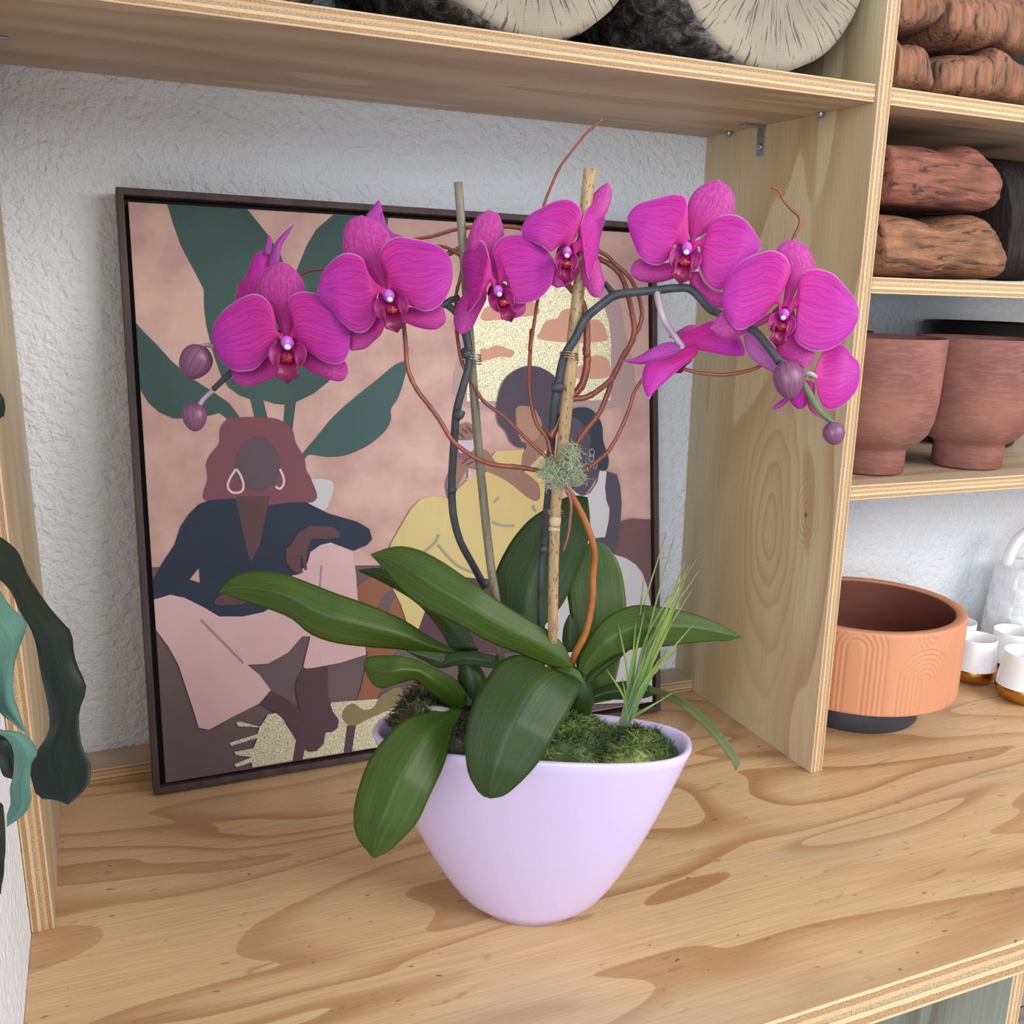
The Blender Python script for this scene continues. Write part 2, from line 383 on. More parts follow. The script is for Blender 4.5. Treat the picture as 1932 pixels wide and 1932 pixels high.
# canvas block
cb=[pf(*p,-.006) for p in CVQ]; vb=[bm.verts.new(tuple(p-np.array(pic['_org']))) for p in cb]; vk=[bm.verts.new(tuple(p-nn*.015-np.array(pic['_org']))) for p in cb]
bm.faces.new(vb); bm.faces.new(vk[::-1])
for i in range(4): bm.faces.new((vb[i],vb[(i+1)%4],vk[(i+1)%4],vk[i]))
poly('ground',[(285,1070),(1240,1062),(1240,1330),(310,1490)],False)
poly('mauve',[(876,768),(872,640),(880,580),(920,530),(1000,490),(1080,490),(1130,515),(1165,560),(1178,620),(1178,765)])
poly('gold',[(881,757),(881,640),(890,590),(915,560),(950,530),(1000,510),(1060,510),(1110,530),(1131,562),(1141,582),(1149,608),(1153,647),(1152,755)],False)
poly('cloud',c3((260,1620),(270,1560),(310,1490),(390,1470),(420,1420),(480,1400),(540,1420),(580,1480),(680,1480),(730,1520),(760,1610),(720,1640),(500,1650)))
poly('cloud',c5((520,120),(560,120),(600,100),(650,105),(680,120),(715,130),(715,155),(690,170),(640,165),(540,190),(520,190)))
poly('cloud',c3((530,1900),(530,1830),(610,1800),(640,1750),(700,1740),(760,1770),(780,1830),(775,1890),(700,1910),(560,1910)))
poly('cloud',c2((1270,940),(1290,860),(1380,830),(1640,810),(1685,850),(1680,900),(1560,920),(1400,940)))
poly('green',c8a((400,155),(440,290),(490,430),(560,560),(638,710),(640,830),(655,950),(700,1130),(750,1270),(800,1350),(870,1400),(940,1425),(1020,1430),(1100,1455),(1165,1460),(1235,1445),(1350,1390),(1450,1310),(1540,1180),(1700,900),(1800,600),(1838,245),(1480,225),(1370,320),(1310,420),(1240,590),(1180,600),(1130,470),(1050,350),(920,185)),False)
poly('green',c8a((938,1415),(1022,1420),(1055,1560),(972,1560)),False); poly('green',c8a((1167,1450),(1237,1435),(1212,1640),(1152,1620)),False)
poly('green',c8a((185,930),(230,970),(330,1070),(430,1180),(560,1290),(700,1380),(800,1450),(870,1540),(800,1560),(740,1515),(640,1540),(540,1550),(440,1550),(350,1510),(280,1450),(215,1360)),False)
poly('green_plain',c8a((1265,1800),(1290,1815),(1330,1785),(1440,1800),(1560,1790),(1700,1730),(1810,1640),(1855,1560),(1855,1490),(1900,1420),(1940,1300),(1963,1186),(1932,1180),(1870,1210),(1750,1310),(1600,1430),(1480,1540),(1380,1660)))
poly('white',c8((830,375),(930,378),(965,410),(920,530),(820,490),(870,485),(860,390)))
poly('hair',c8((325,440),(345,370),(338,300),(360,250),(400,200),(405,130),(430,90),(480,72),(640,72),(710,90),(760,130),(780,200),(820,270),(830,330),(860,390),(870,485),(650,505),(640,480),(520,475),(400,475),(332,478)))
poly('navy',c8((350,480),(480,470),(510,600),(545,740),(560,780),(600,700),(640,505),(750,490),(830,490),(940,545),(1080,585),(1140,620),(1155,670),(1130,700),(1060,730),(950,700),(880,740),(840,860),(750,950),(620,1030),(520,1055),(400,1055),(330,1010),(230,960),(160,950),(60,975),(60,880),(120,790),(180,700),(210,610),(250,550),(300,500)),False)
poly('skin',c8((490,460),(650,460),(640,510),(600,700),(560,782),(540,740),(510,600),(485,480)),False)
poly('face',c8(*[(590+112*math.sin(a)*(1-.1*math.cos(a)),300-132*math.cos(a)) for a in [k*math.pi/9 for k in range(18)]]))
for a in (c8((484,325),(455,370),(443,410),(460,438),(490,443),(515,432),(520,400),(505,355),(484,325)),c8((700,325),(718,370),(718,400),(700,423),(678,412))): strip('cream',a,4.2)
poly('bg',c8((255,870),(300,815),(305,885)),False)
poly('orange',c8((1085,900),(1200,850),(1290,960),(1330,1080),(1290,1180),(1220,1330),(1160,1500),(1070,1510),(1100,1400),(1130,1250),(1120,1200),(1085,1000)))
poly('ground',c8((1180,1010),(1220,940),(1270,930),(1230,1040),(1200,1060)))
poly('pink',c8((60,970),(160,945),(230,960),(330,1010),(400,1052),(520,1052),(620,1030),(760,940),(760,850),(790,845),(835,790),(850,735),(900,700),(950,688),(1060,730),(1075,850),(1085,1000),(1120,1200),(1125,1240),(1000,1280),(830,1312),(815,1300),(850,1150),(810,1150),(740,1230),(640,1285),(540,1290),(600,1340),(655,1415),(600,1480),(480,1540),(350,1610),(300,1600),(270,1500),(230,1380),(200,1290),(150,1200),(75,1120)),False)
strip('grey',c8((310,1068),(360,1120),(440,1200),(520,1282)),5); strip('grey',c8((905,800),(895,910)),3.5)
poly('skin',c8((790,640),(850,605),(960,610),(998,640),(990,665),(930,670),(860,670),(835,720),(830,790),(835,820),(820,825),(805,745),(800,800),(815,835),(790,845),(755,820),(730,780),(730,720),(760,690)),False)
poly('skin',c8((385,995),(400,950),(480,940),(540,985)))
poly('gold',c8((955,1475),(1160,1460),(1300,1455),(1300,1690),(1150,1700),(810,1755),(820,1690),(900,1550)),False)
poly('gold',c8((600,1595),(620,1570),(640,1535),(680,1528),(710,1550),(740,1600),(780,1660),(775,1760),(565,1795),(560,1770),(485,1795),(475,1780),(560,1745),(485,1735),(475,1718),(570,1700),(590,1650),(460,1690),(450,1675),(590,1630),(600,1598),(495,1593),(485,1578),(500,1568)),False)
poly('leg',c8((780,1650),(825,1690),(812,1765),(762,1770)),False); poly('leg',c8((1030,1590),(1075,1580),(1055,1715),(1013,1725)),False)
poly('leg',c8((600,1480),(655,1420),(740,1465),(835,1535),(800,1510),(780,1430),(780,1370),(815,1310),(935,1300),(935,1440),(960,1520),(990,1560),(985,1600),(960,1620),(925,1625),(915,1680),(880,1715),(840,1720),(800,1690),(770,1650),(740,1590),(700,1540)),False)
poly('olive',c8((1010,1560),(1015,1510),(1060,1480),(1110,1510),(1160,1500),(1200,1440),(1290,1400),(1290,1480),(1150,1550),(1060,1590)))
poly('couch',[(1173.7,982),(1191,978),(1240,980),(1240,1160),(1215,1120),(1190,1080),(1160,1050),(1150,1035),(1168,1020)],False)
poly('yellow',c5((-60,1400),(0,1250),(40,1180),(110,1060),(170,1000),(250,985),(330,1000),(390,940),(460,870),(560,840),(570,770),(610,720),(780,712),(900,700),(925,720),(930,1000),(900,1200),(600,1500),(420,1465),(200,1640),(150,1780),(110,1800),(50,1620)),False)
poly('leg',c5((420,1460),(600,1480),(700,1300),(800,1900),(150,1900),(150,1780),(200,1640),(330,1490)),False)
poly('tan',c5((320,940),(320,900),(335,850),(380,760),(430,760),(460,780),(400,900),(375,950),(340,1010)))
poly('tan',c5((560,720),(620,790),(750,830),(850,900),(870,960),(865,1000),(835,1012),(780,980),(680,900),(560,840),(480,820),(430,810),(410,790),(450,720),(500,710)))
poly('tan',c5((385,600),(400,565),(440,550),(480,575),(488,620),(470,650),(420,652),(385,640)))
poly('lilac',c5((385,655),(490,655),(485,700),(470,720),(400,750),(385,700)),False); poly('wine',c5((395,730),(460,745),(440,770),(400,765)))
poly('lilac',c5((450,820),(460,820),(465,880),(500,880),(420,890),(445,878)),False)
for s in (((600,1020),(630,990)),((590,1135),(640,1155),(720,1158)),((270,1270),(330,1340),(400,1400),(500,1440)),((190,1310),(250,1260),(275,1210)),((830,1035),(835,1060),(850,1075))): strip('line',c5(*s),4.5)
poly('hairb',c9((380,420),(400,290),(450,170),(540,90),(650,50),(760,60),(860,110),(920,170),(980,250),(1000,330),(990,480),(960,560),(850,600),(840,760),(800,800),(780,640),(770,520),(700,430),(560,420),(550,520),(570,640),(640,740),(630,790),(560,780),(500,730),(460,640),(400,580),(380,500)))
poly('tan',c9((640,740),(760,690),(800,650),(830,800),(800,840),(680,960),(600,1040),(610,860),(640,800)),False)
poly('faceb',c9((560,422),(700,430),(765,520),(785,600),(760,690),(700,730),(640,750),(600,740),(580,700),(560,640),(550,540)))
poly('hairc',c9((1000,500),(1050,450),(1130,425),(1220,440),(1290,500),(1335,600),(1345,740),(1390,870),(1390,960),(1360,1005),(1290,1000),(1200,1100),(1000,900)))
poly('dark',c9((1370,1005),(1470,1040),(1500,1150),(1512,1300),(1500,1500),(1480,1650),(1440,1760),(1250,1640),(1350,1600),(1380,1500),(1380,1380),(1350,1270),(1340,1150)),False)
poly('white',c9((1310,1005),(1375,1010),(1360,1150),(1370,1270),(1400,1350),(1395,1450),(1360,1610),(1260,1620),(1100,1500),(1020,1130),(1080,1190),(1160,1235),(1220,1215),(1290,1110)),False)
poly('dark',c9((1000,520),(1080,520),(1150,570),(1200,650),(1230,720),(1220,800),(1250,900),(1280,980),(1310,1010),(1200,1200),(1150,1230),(1080,1190),(1030,1120),(990,900),(990,700)))
for cx,cy in ((1240,840),(1235,890),(1265,950)): strip('line',c9(*[(cx+22*math.cos(a*math.pi/5),cy+34*math.sin(a*math.pi/5)) for a in range(11)]),1.6)
for s in (((395,610),(415,630),(425,645)),((415,590),(430,600),(445,615)),((440,575),(455,590),(475,612)),((410,795),(440,770),(480,750)),((440,800),(480,780),(510,765))): strip('leg',c5(*s),1.5)
poly('white',c7((990,285),(1070,310),(1130,350),(1170,400),(1200,480),(1225,600),(1240,1230),(560,1240),(560,600)),False)
bmesh.ops.triangulate(bm,faces=bm.faces[:]); bmesh.ops.recalc_face_normals(bm,faces=[])
me=bpy.data.meshes.new('canvas'); bm.to_mesh(me); bm.free()
for k in pk: me.materials.append(PM[k])
cvo=bpy.data.objects.new('canvas',me); COL.objects.link(cvo); cvo.parent=pic
# ============================================================ PLANTER
def glaze():
    t=NT('lavender_glaze'); t.base(S(224,206,242)); t.rm(.28,0,.35); return t.m
M['pot']=glaze()
PC=np.array([.441,-.494,0.]); AX=np.array([.873,-.488,0]); AY=np.array([.488,.873,0]); PH=.191
def ring(a,b,n,z,c,k=96):
    out=[]
    for i in range(k):
        t=2*math.pi*i/k; ct,st=math.cos(t),math.sin(t)
        x=a*math.copysign(abs(ct)**(2/n),ct); y=b*math.copysign(abs(st)**(2/n),st)
        out.append(c+AX*x+AY*y+np.array([0,0,z]))
    return out
def potprof(s):   # s 0..1 up the wall
    a=.043+.107*(s**.62)*(1-.0*s); b=.024+.034*s**.8; n=2.0+.7*s
    return a,b,n
V=[];N=96
rings=[(0.020,.012,2,.004),(.030,.018,2,.0),(.040,.0245,2,.0008)]
for s in [i/22 for i in range(1,23)]:
    a,b,n=potprof(s); rings.append((a,b,n,.0015+(PH-.0035)*s))
a,b,n=potprof(1)
rings+=[(a-.001,b-.001,n,PH-.0006),(a-.0035,b-.003,n,PH),(a-.006,b-.0055,n,PH-.0012),(a-.0075,b-.007,n,PH-.005)]
for s in (.85,.7,.5,.3,.12):
    a,b,n=potprof(s); rings.append((a-.008,b-.008,n,PH*s+.004))
for r in rings: V+=ring(r[0],r[1],r[2],r[3],PC)
Fc=[(i*N+k,i*N+(k+1)%N,(i+1)*N+(k+1)%N,(i+1)*N+k) for i in range(len(rings)-1) for k in range(N)]
Fc.append(tuple(range(N-1,-1,-1))); Fc.append(tuple((len(rings)-1)*N+k for k in range(N)))
tag(finish('planter',V,Fc,M['pot'],origin=tuple(PC)),'glossy lavender boat-shaped ceramic planter holding the pink orchids','planter')
# moss
def mossmat(name,a,b,c):
    t=NT(name); co=t.co(); n1=t.ramp(t.noise(co,60,3),[(.38,0.),(.62,1.)]); n2=t.ramp(t.noise(co,24,2),[(.42,0.),(.6,1.)])
    t.base(t.mix(n2,t.mix(n1,a,b),c)); t.rm(.85); return t.m
M['moss']=mossmat('sheet_moss',S(104,128,58),S(164,176,92),S(74,92,44)); M['lich']=mossmat('lichen_moss',S(172,178,150),S(196,202,168),S(140,152,110))
M['mossd']=mossmat('dry_moss',S(74,66,40),S(104,100,58),S(56,50,34))
def moss_h(x,y):
    return PH-.010+.012*noise.noise(Vector((x*28,y*28,1.3)))+.008*noise.noise(Vector((x*70,y*70,4)))
a0,b0,n0=potprof(.92); V=[];Fc=[];mi=[]
nx,ny=44,20
for i in range(nx+1):
    for j in range(ny+1):
        u=i/nx*2-1; v=j/ny*2-1
        # square to superellipse
        k=max(abs(u),abs(v),1e-6); q=(abs(u)**n0+abs(v)**n0)**(1/n0); f=k/q if q>0 else 1
        x=u*f*(a0-.008); y=v*f*(b0-.008); edge=1-(k**(8 if u>-.2 else 22))
        P=PC+AX*x+AY*y; hill=.020*math.exp(-((x-.035)/.035)**2)+.014*math.exp(-((x-.10)/.03)**2)+.046*math.exp(-((x+.105)/.045)**2)
        V.append((P[0],P[1],moss_h(x,y)+hill*edge-(1-edge)*.006))
for i in range(nx):
    for j in range(ny): Fc.append((i*(ny+1)+j,(i+1)*(ny+1)+j,(i+1)*(ny+1)+j+1,i*(ny+1)+j+1)); mi.append(1 if i<nx*.42 else 0)
surf=list(V)
rnd=random.Random(3)
for q in range(15000):
    i=rnd.randrange(1,nx); j=rnd.randrange(1,ny); lf=i<nx*.3; p=np.array(surf[i*(ny+1)+j])+np.array([rnd.uniform(-.004,.004),rnd.uniform(-.003,.003),-.001])
    d=np.array([rnd.gauss(0,.8),rnd.gauss(0,.8),rnd.uniform(.1,1.2)]); d[:2]-=(0 if lf else 1)*(p-PC)[:2]*(9 if (i>nx-4 or j<3 or j>ny-3) else 0); d/=np.linalg.norm(d); L=rnd.uniform(.005,.013); s=np.cross(d,[rnd.gauss(0,1),rnd.gauss(0,1),.2]); s/=np.linalg.norm(s)+1e-9; s*=rnd.uniform(.0004,.0009)
    b=d+np.array([rnd.gauss(0,.5),rnd.gauss(0,.5),-.3]); o=len(V)
    V+=[p-s,p+s,p+d*L*.5+s*.8,p+d*L*.5-s*.8,p+d*L*.5+b*L*.5]; Fc+=[(o,o+1,o+2,o+3),(o+3,o+2,o+4)]; m_=1 if i<nx*.42 and rnd.random()<.85 else 0; mi+=[m_,m_]
tag(finish('moss',V,Fc,[M['moss'],M['mossd']],mi,smooth=False),'green and brown sheet moss filling the lavender planter','moss',kind='stuff')
# ============================================================ ORCHIDS
def petalmat(name,c_in,c_out,c_edge,c_vein,lines=9,net=.0,edge=.94):
    t=NT(name); co=t.n('ShaderNodeTexCoord').outputs['UV']; s=t.n('ShaderNodeSeparateXYZ'); t.l(co,s.inputs[0])
    u,v=s.outputs[0],s.outputs[1]
    wob=t.noise(t.co('UV',(5,5,1)),1,2); vv=t.mth('ADD',v,t.mth('MULTIPLY',t.mth('SUBTRACT',wob,.5),.16))
    sn=t.mth('ABSOLUTE',t.mth('SINE',t.mth('MULTIPLY',vv,math.pi*lines)))
    ln=t.ramp(sn,[(0.,1.),(.12,.6),(.30,0.)])
    fade=t.ramp(u,[(0.,.35),(.15,1.),(.7,.75),(1.,.25)])
    col=t.mix(t.ramp(u,[(0.,0.),(.75,1.)]),c_in,c_out)
    f2=t.noise(t.co('UV',(2.2,26,1)),1,4,.6); col=t.mix(t.mth('MULTIPLY',t.ramp(f2,[(.45,0.),(.7,1.)]),.45),col,c_vein)
    col=t.mix(t.mth('MULTIPLY',t.mth('MULTIPLY',ln,fade),.8),col,c_vein)
    if net:
        vo=t.n('ShaderNodeTexVoronoi',feature='DISTANCE_TO_EDGE'); vo.inputs['Scale'].default_value=1; t.l(t.co('UV',(12,17,1)),vo.inputs['Vector'])
        nf=t.ramp(vo.outputs['Distance'],[(0.,0.),(.18,1.)]); col=t.mix(t.mth('MULTIPLY',t.mth('MULTIPLY',nf,t.ramp(u,[(.3,0.),(.7,1.)])),net),col,c_edge)
    ev=t.mth('ABSOLUTE',t.mth('SUBTRACT',t.mth('MULTIPLY',v,2),1)); e=t.mth('MAXIMUM',ev,t.mth('ADD',u,-.01))
    col=t.mix(t.mth('MULTIPLY',t.mth('MULTIPLY',t.ramp(e,[(edge,0.),(.985,1.)]),t.ramp(u,[(.1,0.),(.3,1.)])),.75),col,c_edge)
    t.base(col); t.rm(.5,spec=.3); t.b.inputs['Sheen Weight'].default_value=.06
    tr=t.n('ShaderNodeBsdfTranslucent'); t.l(col,tr.inputs[0]); mx=t.n('ShaderNodeMixShader'); mx.inputs[0].default_value=.22
    out=t.t.nodes['Material Output']; t.l(t.b.outputs[0],mx.inputs[1]); t.l(tr.outputs[0],mx.inputs[2]); t.l(mx.outputs[0],out.inputs[0])
    t.bump(f2,.25,.0008); return t.m
M['petal']=petalmat('petal_magenta',S(220,34,140),S(202,48,174),S(232,160,228),S(134,4,92),lines=13)
M['sepal']=petalmat('sepal_veined',S(210,46,146),S(202,52,156),S(224,112,196),S(136,6,92),lines=8,net=.42)
M['pback']=petalmat('petal_back',S(196,84,176),S(200,66,184),S(214,140,214),S(130,24,110),lines=6)
M['pale']=petalmat('petal_pale',S(196,120,176),S(206,110,190),S(220,160,216),S(160,60,140),lines=8)
M['lip']=simple('lip_crimson',S(150,8,84),.4,c2=S(120,4,66),nscale=140)
M['lipside']=simple('lip_side',S(146,8,92),.45,c2=S(170,30,120),nscale=160)
def callusmat():
    t=NT('lip_callus'); n=t.noise(t.co(),420,2); t.base(t.ramp(n,[(.4,S(140,10,60)),(.55,S(206,76,44)),(.62,S(150,20,60))])); t.rm(.4); return t.m
M['callus']=callusmat()
M['column']=simple('column_mauve',S(206,110,214),.35,c2=S(186,70,196),nscale=160); M['anther']=simple('anther_white',S(246,236,250),.3)
M['stem']=simple('stem_charcoal',S(52,54,58),.5,c2=S(66,70,72),nscale=80,bump=.2,bscale=500)
M['stemg']=simple('stem_green',S(70,90,66),.5,c2=S(104,116,72),nscale=60); M['ped']=simple('pedicel_mauve',S(170,140,160),.45,c2=S(196,186,180),nscale=50)
def budmat():
    t=NT('bud_purple'); co=t.n('ShaderNodeTexCoord').outputs['UV']; s=t.n('ShaderNodeSeparateXYZ'); t.l(co,s.inputs[0])
    sn=t.mth('ABSOLUTE',t.mth('SINE',t.mth('MULTIPLY',s.outputs[0],math.pi*14))); col=t.mix(t.ramp(sn,[(.0,1.),(.3,0.)]),S(124,72,104),S(84,36,64))
    t.base(col); t.rm(.4); return t.m
M['bud']=budmat()
def leafmat(name,a,b,mid,rough=.3,bmp=.4):
    t=NT(name); co=t.n('ShaderNodeTexCoord').outputs['UV']; s=t.n('ShaderNodeSeparateXYZ'); t.l(co,s.inputs[0])
    n=t.noise(t.co('UV',(2,14,1)),1,3,.3); col=t.mix(t.ramp(n,[(.35,0.),(.7,1.)]),a,b)
    ev=t.mth('ABSOLUTE',t.mth('SUBTRACT',s.outputs[1],.5)); col=t.mix(t.mth('MULTIPLY',t.ramp(ev,[(0.,1.),(.012,0.)]),.6),col,mid)
    col=t.mix(t.mth('MULTIPLY',t.ramp(ev,[(.485,0.),(.5,1.)]),.3),col,mid)
    t.base(col); t.rm(rough,0,.08,.35); t.b.inputs['Coat Roughness'].default_value=.4
    g=t.noise(t.co(),650,3); t.bump(t.mth('ADD',t.mth('MULTIPLY',t.noise(t.co('UV',(1,40,1)),1,2),1.),t.mth('MULTIPLY',g,.35)),bmp,.0008); return t.m
M['leaf']=leafmat('orchid_leaf',S(54,76,10),S(66,90,16),S(86,108,38),.46)
M['leafd']=leafmat('orchid_leaf_deep',S(38,60,12),S(48,70,18),S(64,94,42),.46)
M['leaff']=leafmat('foreground_leaf_dark',S(22,34,26),S(28,42,32),S(40,58,46),.5,.1)
M['leafb']=leafmat('foreground_leaf_bluish',S(88,132,116),S(100,146,130),S(56,92,84),.5,.1)
M['leafo']=leafmat('olive_strap_leaf',S(92,100,58),S(104,112,64),S(120,126,80),.5)
M['root']=simple('silver_root',S(166,164,158),.5,bump=.4,bscale=500)

tagL='leaning left'; 
orL=thing('orchid_plant','pink orchid whose flower spike arches left, tied to the greyer bamboo stake','orchid',W(930,1300,.975))
orR=thing('orchid_plant','pink orchid whose flower spike arches right, tied to the thicker bamboo stake','orchid',W(1060,1300,.985))
def lip(fl,cx,cy,s,ang,z,sk=0.):
    """labellum: centre in view angles, s=size, ang=tilt, sk=sideways turn"""
    ca,sa=math.cos(ang),math.sin(ang)
    def q(pts): return [(cx+s*((x*(1-abs(sk)*.45)+sk*y*.1)*ca-y*sa),cy+s*((x*(1-abs(sk)*.45))*sa+y*ca)) for x,y in pts]
    lp=blade('lip',q([(-.1,-.3),(-.38,0),(-.40,.32),(-.34,.58),(-.42,.78),(-.20,.90),(0,1.06)]),q([(.1,-.3),(.38,0),(.40,.32),(.34,.58),(.42,.78),(.20,.90),(0,1.06)]),[z-.004,z-.012,z-.016,z-.010],M['lip'],fl,16,8,cup=-.005,solid=.0009)
    for sg in (-1,1):
        blade('side_lobe',q([(sg*.12,-.2),(sg*.36,-.40),(sg*.62,-.22),(sg*.66,.10),(sg*.52,.38),(sg*.34,.46)]),q([(sg*.12,-.2),(sg*.22,.0),(sg*.26,.16),(sg*.28,.30),(sg*.34,.46)]),[z-.004,z-.014,z-.016],M['lipside'],lp,12,6,cup=-.003,solid=.0009)
    R=s*z/F
    c=W(*q([(0,.18)])[0],z-.0175)
    def blob(name,c,rx,ry,rz,m,par,rough=0):
        V=[];Fc=[];n1,n2=14,10
        for i in range(n2+1):
            th=math.pi*i/n2
            for k in range(n1):
                a=2*math.pi*k/n1; rr=1+rough*noise.noise(Vector((i*.9,k*.9,rx*900)))
                V.append(c+rt*rx*math.sin(th)*math.cos(a)*rr+up*ry*math.cos(th)*rr-fw*rz*math.sin(th)*math.sin(a)*rr)
        for i in range(n2):
            for k in range(n1): Fc.append((i*n1+k,i*n1+(k+1)%n1,(i+1)*n1+(k+1)%n1,(i+1)*n1+k))
        return finish(name,V,Fc,m,parent=par)
    blob('callus',c,R*.17,R*.12,.0032,M['callus'],lp,1.1)
    co=blob('column',W(*q([(0,-.36)])[0],z-.010),R*.21,R*.25,.008,M['column'],fl)
    blob('anther_cap',W(*q([(0,-.22)])[0],z-.0165),R*.11,R*.10,.0032,M['anther'],co)
def root(rim,c,k,dx=0,dy=0):
    f=rim[0]; return [(c[0]+(f[0]-c[0])*k+dx,c[1]+(f[1]-c[1])*k+dy)]+list(rim)
def flower(parent,z,dorsal,pl,pr,sl,sr,lp,tilt=(0,0),names=None):
    """z: distance; each petal = (rim, rim)"""
    tl,tr=tilt; cc=(lp[0]+.30*lp[2]*math.sin(lp[3]),lp[1]-.36*lp[2]*math.cos(lp[3]))
    q=[W(cc[0],cc[1]+lp[2]*.1,z+.001)+rt*math.cos(a*math.pi/6)*.0095+up*math.sin(a*math.pi/6)*.0100 for a in range(12)]+[W(cc[0],cc[1]+lp[2]*.1,z-.004),W(cc[0],cc[1],z+.006)]
    fl=finish('flower',q,[(a,(a+1)%12,12) for a in range(12)]+[((a+1)%12,a,13) for a in range(12)],M['lipside'],parent=parent)
    if dorsal: dorsal=(root(dorsal[0],cc,.4,-3),root(dorsal[1],cc,.4,3))
    if pl: pl=(root(pl[0],cc,.35,0,-8),root(pl[1],cc,.35,-2,8))
    if pr: pr=(root(pr[0],cc,.35,0,-8),root(pr[1],cc,.35,2,8))
    if dorsal: blade('sepal',*dorsal,[z,z+.004,z+.006,z+.008],M['sepal'],fl,22,10,cup=.004)
    if sl: blade('sepal',*sl,[z,z+.004,z+.007],M['sepal'],fl,20,10,cup=.004)
    if sr: blade('sepal',*sr,[z,z+.004,z+.007],M['sepal'],fl,20,10,cup=.004)
    if pl: blade('petal',*pl,[z-.004,z-.008,z-.008+tl/2,z-.003+tl],M['petal'],fl,26,14,cup=.003,wave=.0012,ph=z*50)
    if pr: blade('petal',*pr,[z-.004,z-.008,z-.008+tr/2,z-.003+tr],M['petal'],fl,26,14,cup=.003,wave=.0012,ph=z*90)
    if lp: lip(fl,*lp[:4],z,lp[4])
    return fl
FA=flower(orL,.832,(c1((840,1060),(790,940),(720,850),(665,780),(680,680),(740,590),(800,550),(860,543)),c1((925,1060),(950,950),(990,850),(1030,780),(1020,700),(970,620),(910,565),(860,543))),
 (c1((810,1060),(800,960),(770,870),(700,795),(610,785),(500,840),(420,900),(350,990),(325,1090),(335,1180)),c1((820,1110),(770,1190),(740,1250),(670,1340),(600,1370),(500,1370),(430,1330),(370,1260),(335,1180))),
 (c1((930,1060),(940,990),(905,870),(920,800),(1000,765),(1110,780),(1200,840),(1300,910),(1350,1000),(1370,1100)),c1((940,1110),(1000,1180),(1100,1250),(1180,1300),(1270,1320),(1330,1290),(1365,1200),(1370,1100))),
 (c1((850,1180),(700,1290),(600,1340),(480,1360),(473,1420)),c1((860,1250),(830,1390),(720,1450),(600,1485),(520,1468),(473,1420))),
 (c1((930,1180),(1100,1220),(1240,1290),(1330,1295),(1357,1370)),c1((940,1250),(1050,1360),(1150,1410),(1240,1440),(1320,1440),(1357,1370))),
 (*c1((895,1235))[0],54,.0,0))
FB=flower(orL,.826,(c2((520,690),(440,590),(350,500),(265,455),(260,370),(270,280),(310,210),(395,180)),c2((580,650),(580,540),(590,430),(600,330),(560,270),(500,220),(395,180))),
 (c2((520,690),(470,640),(430,560),(400,490),(330,455),(250,460),(170,520),(110,600),(80,690),(75,730)),c2((520,740),(490,830),(500,900),(480,970),(420,1030),(340,1030),(250,960),(180,870),(110,810),(75,730))),
 (c2((585,690),(580,600),(550,530),(530,450),(570,380),(650,335),(750,345),(870,370),(970,410),(1040,490),(1055,590)),c2((600,710),(700,790),(750,840),(820,870),(870,880),(950,850),(1010,780),(1050,680),(1055,590))),
 (c2((540,860),(440,990),(315,1020),(300,1080),(315,1165)),c2((570,960),(540,1040),(480,1100),(420,1150),(315,1165))),
 (c2((680,840),(850,860),(970,840),(1000,890),(1010,955)),c2((690,950),(790,990),(880,1010),(950,1005),(1010,955))),
 (*c2((610,835))[0],50,-.22,0))
FC=flower(orL,.836,(c2((1350,640),(1300,560),(1200,450),(1165,400),(1185,300),(1230,200),(1320,138)),c2((1385,620),(1390,500),(1410,380),(1435,330),(1420,240),(1390,170),(1320,138))),
 (c2((1350,610),(1330,500),(1290,375),(1240,365),(1160,420),(1120,480),(1115,560)),c2((1330,660),(1290,740),(1210,850),(1165,900),(1160,800),(1140,660),(1115,560))),
 (c2((1390,620),(1370,520),(1350,440),(1400,350),(1500,315),(1590,330),(1660,380),(1740,430),(1790,500),(1800,560)),c2((1420,660),(1500,690),(1530,750),(1470,800),(1550,822),(1640,810),(1710,770),(1770,700),(1790,640),(1800,560))),
 (c2((1290,700),(1160,740),(1090,830),(1068,930),(1080,1010),(1115,1045)),c2((1310,740),(1300,800),(1250,900),(1200,1000),(1160,1035),(1115,1045))),
 (c2((1430,800),(1520,815),(1590,822)),c2((1450,950),(1510,930),(1580,890),(1590,822))),
 (*c2((1415,790))[0],44,-.38,.4),tilt=(.030,0))
FD=flower(orR,.832,(c3((540,890),(570,760),(590,680),(640,590),(700,520),(765,478)),c3((580,880),(640,800),(740,720),(780,620),(785,540),(765,478))),
 (c3((520,890),(545,820),(570,720),(550,650),(480,605),(380,615),(290,660),(200,710),(150,770),(130,830)),c3((450,930),(390,950),(340,990),(290,950),(200,910),(150,880),(130,830))),
 (c3((560,890),(560,800),(600,690),(650,620),(700,630),(730,700),(738,770)),c3((570,980),(590,1080),(620,1185),(645,1130),(690,1010),(700,900),(738,770))),
 (c3((400,1060),(350,1090),(335,1150),(335,1210),(390,1248)),c3((540,1090),(545,1140),(480,1220),(390,1248))),
 (c3((560,1050),(570,1180),(610,1260),(650,1310),(705,1320)),c3((600,1100),(680,1030),(720,1130),(735,1220),(705,1320))),
 (*c3((460,1050))[0],42,.12,.5),tilt=(0,.030))
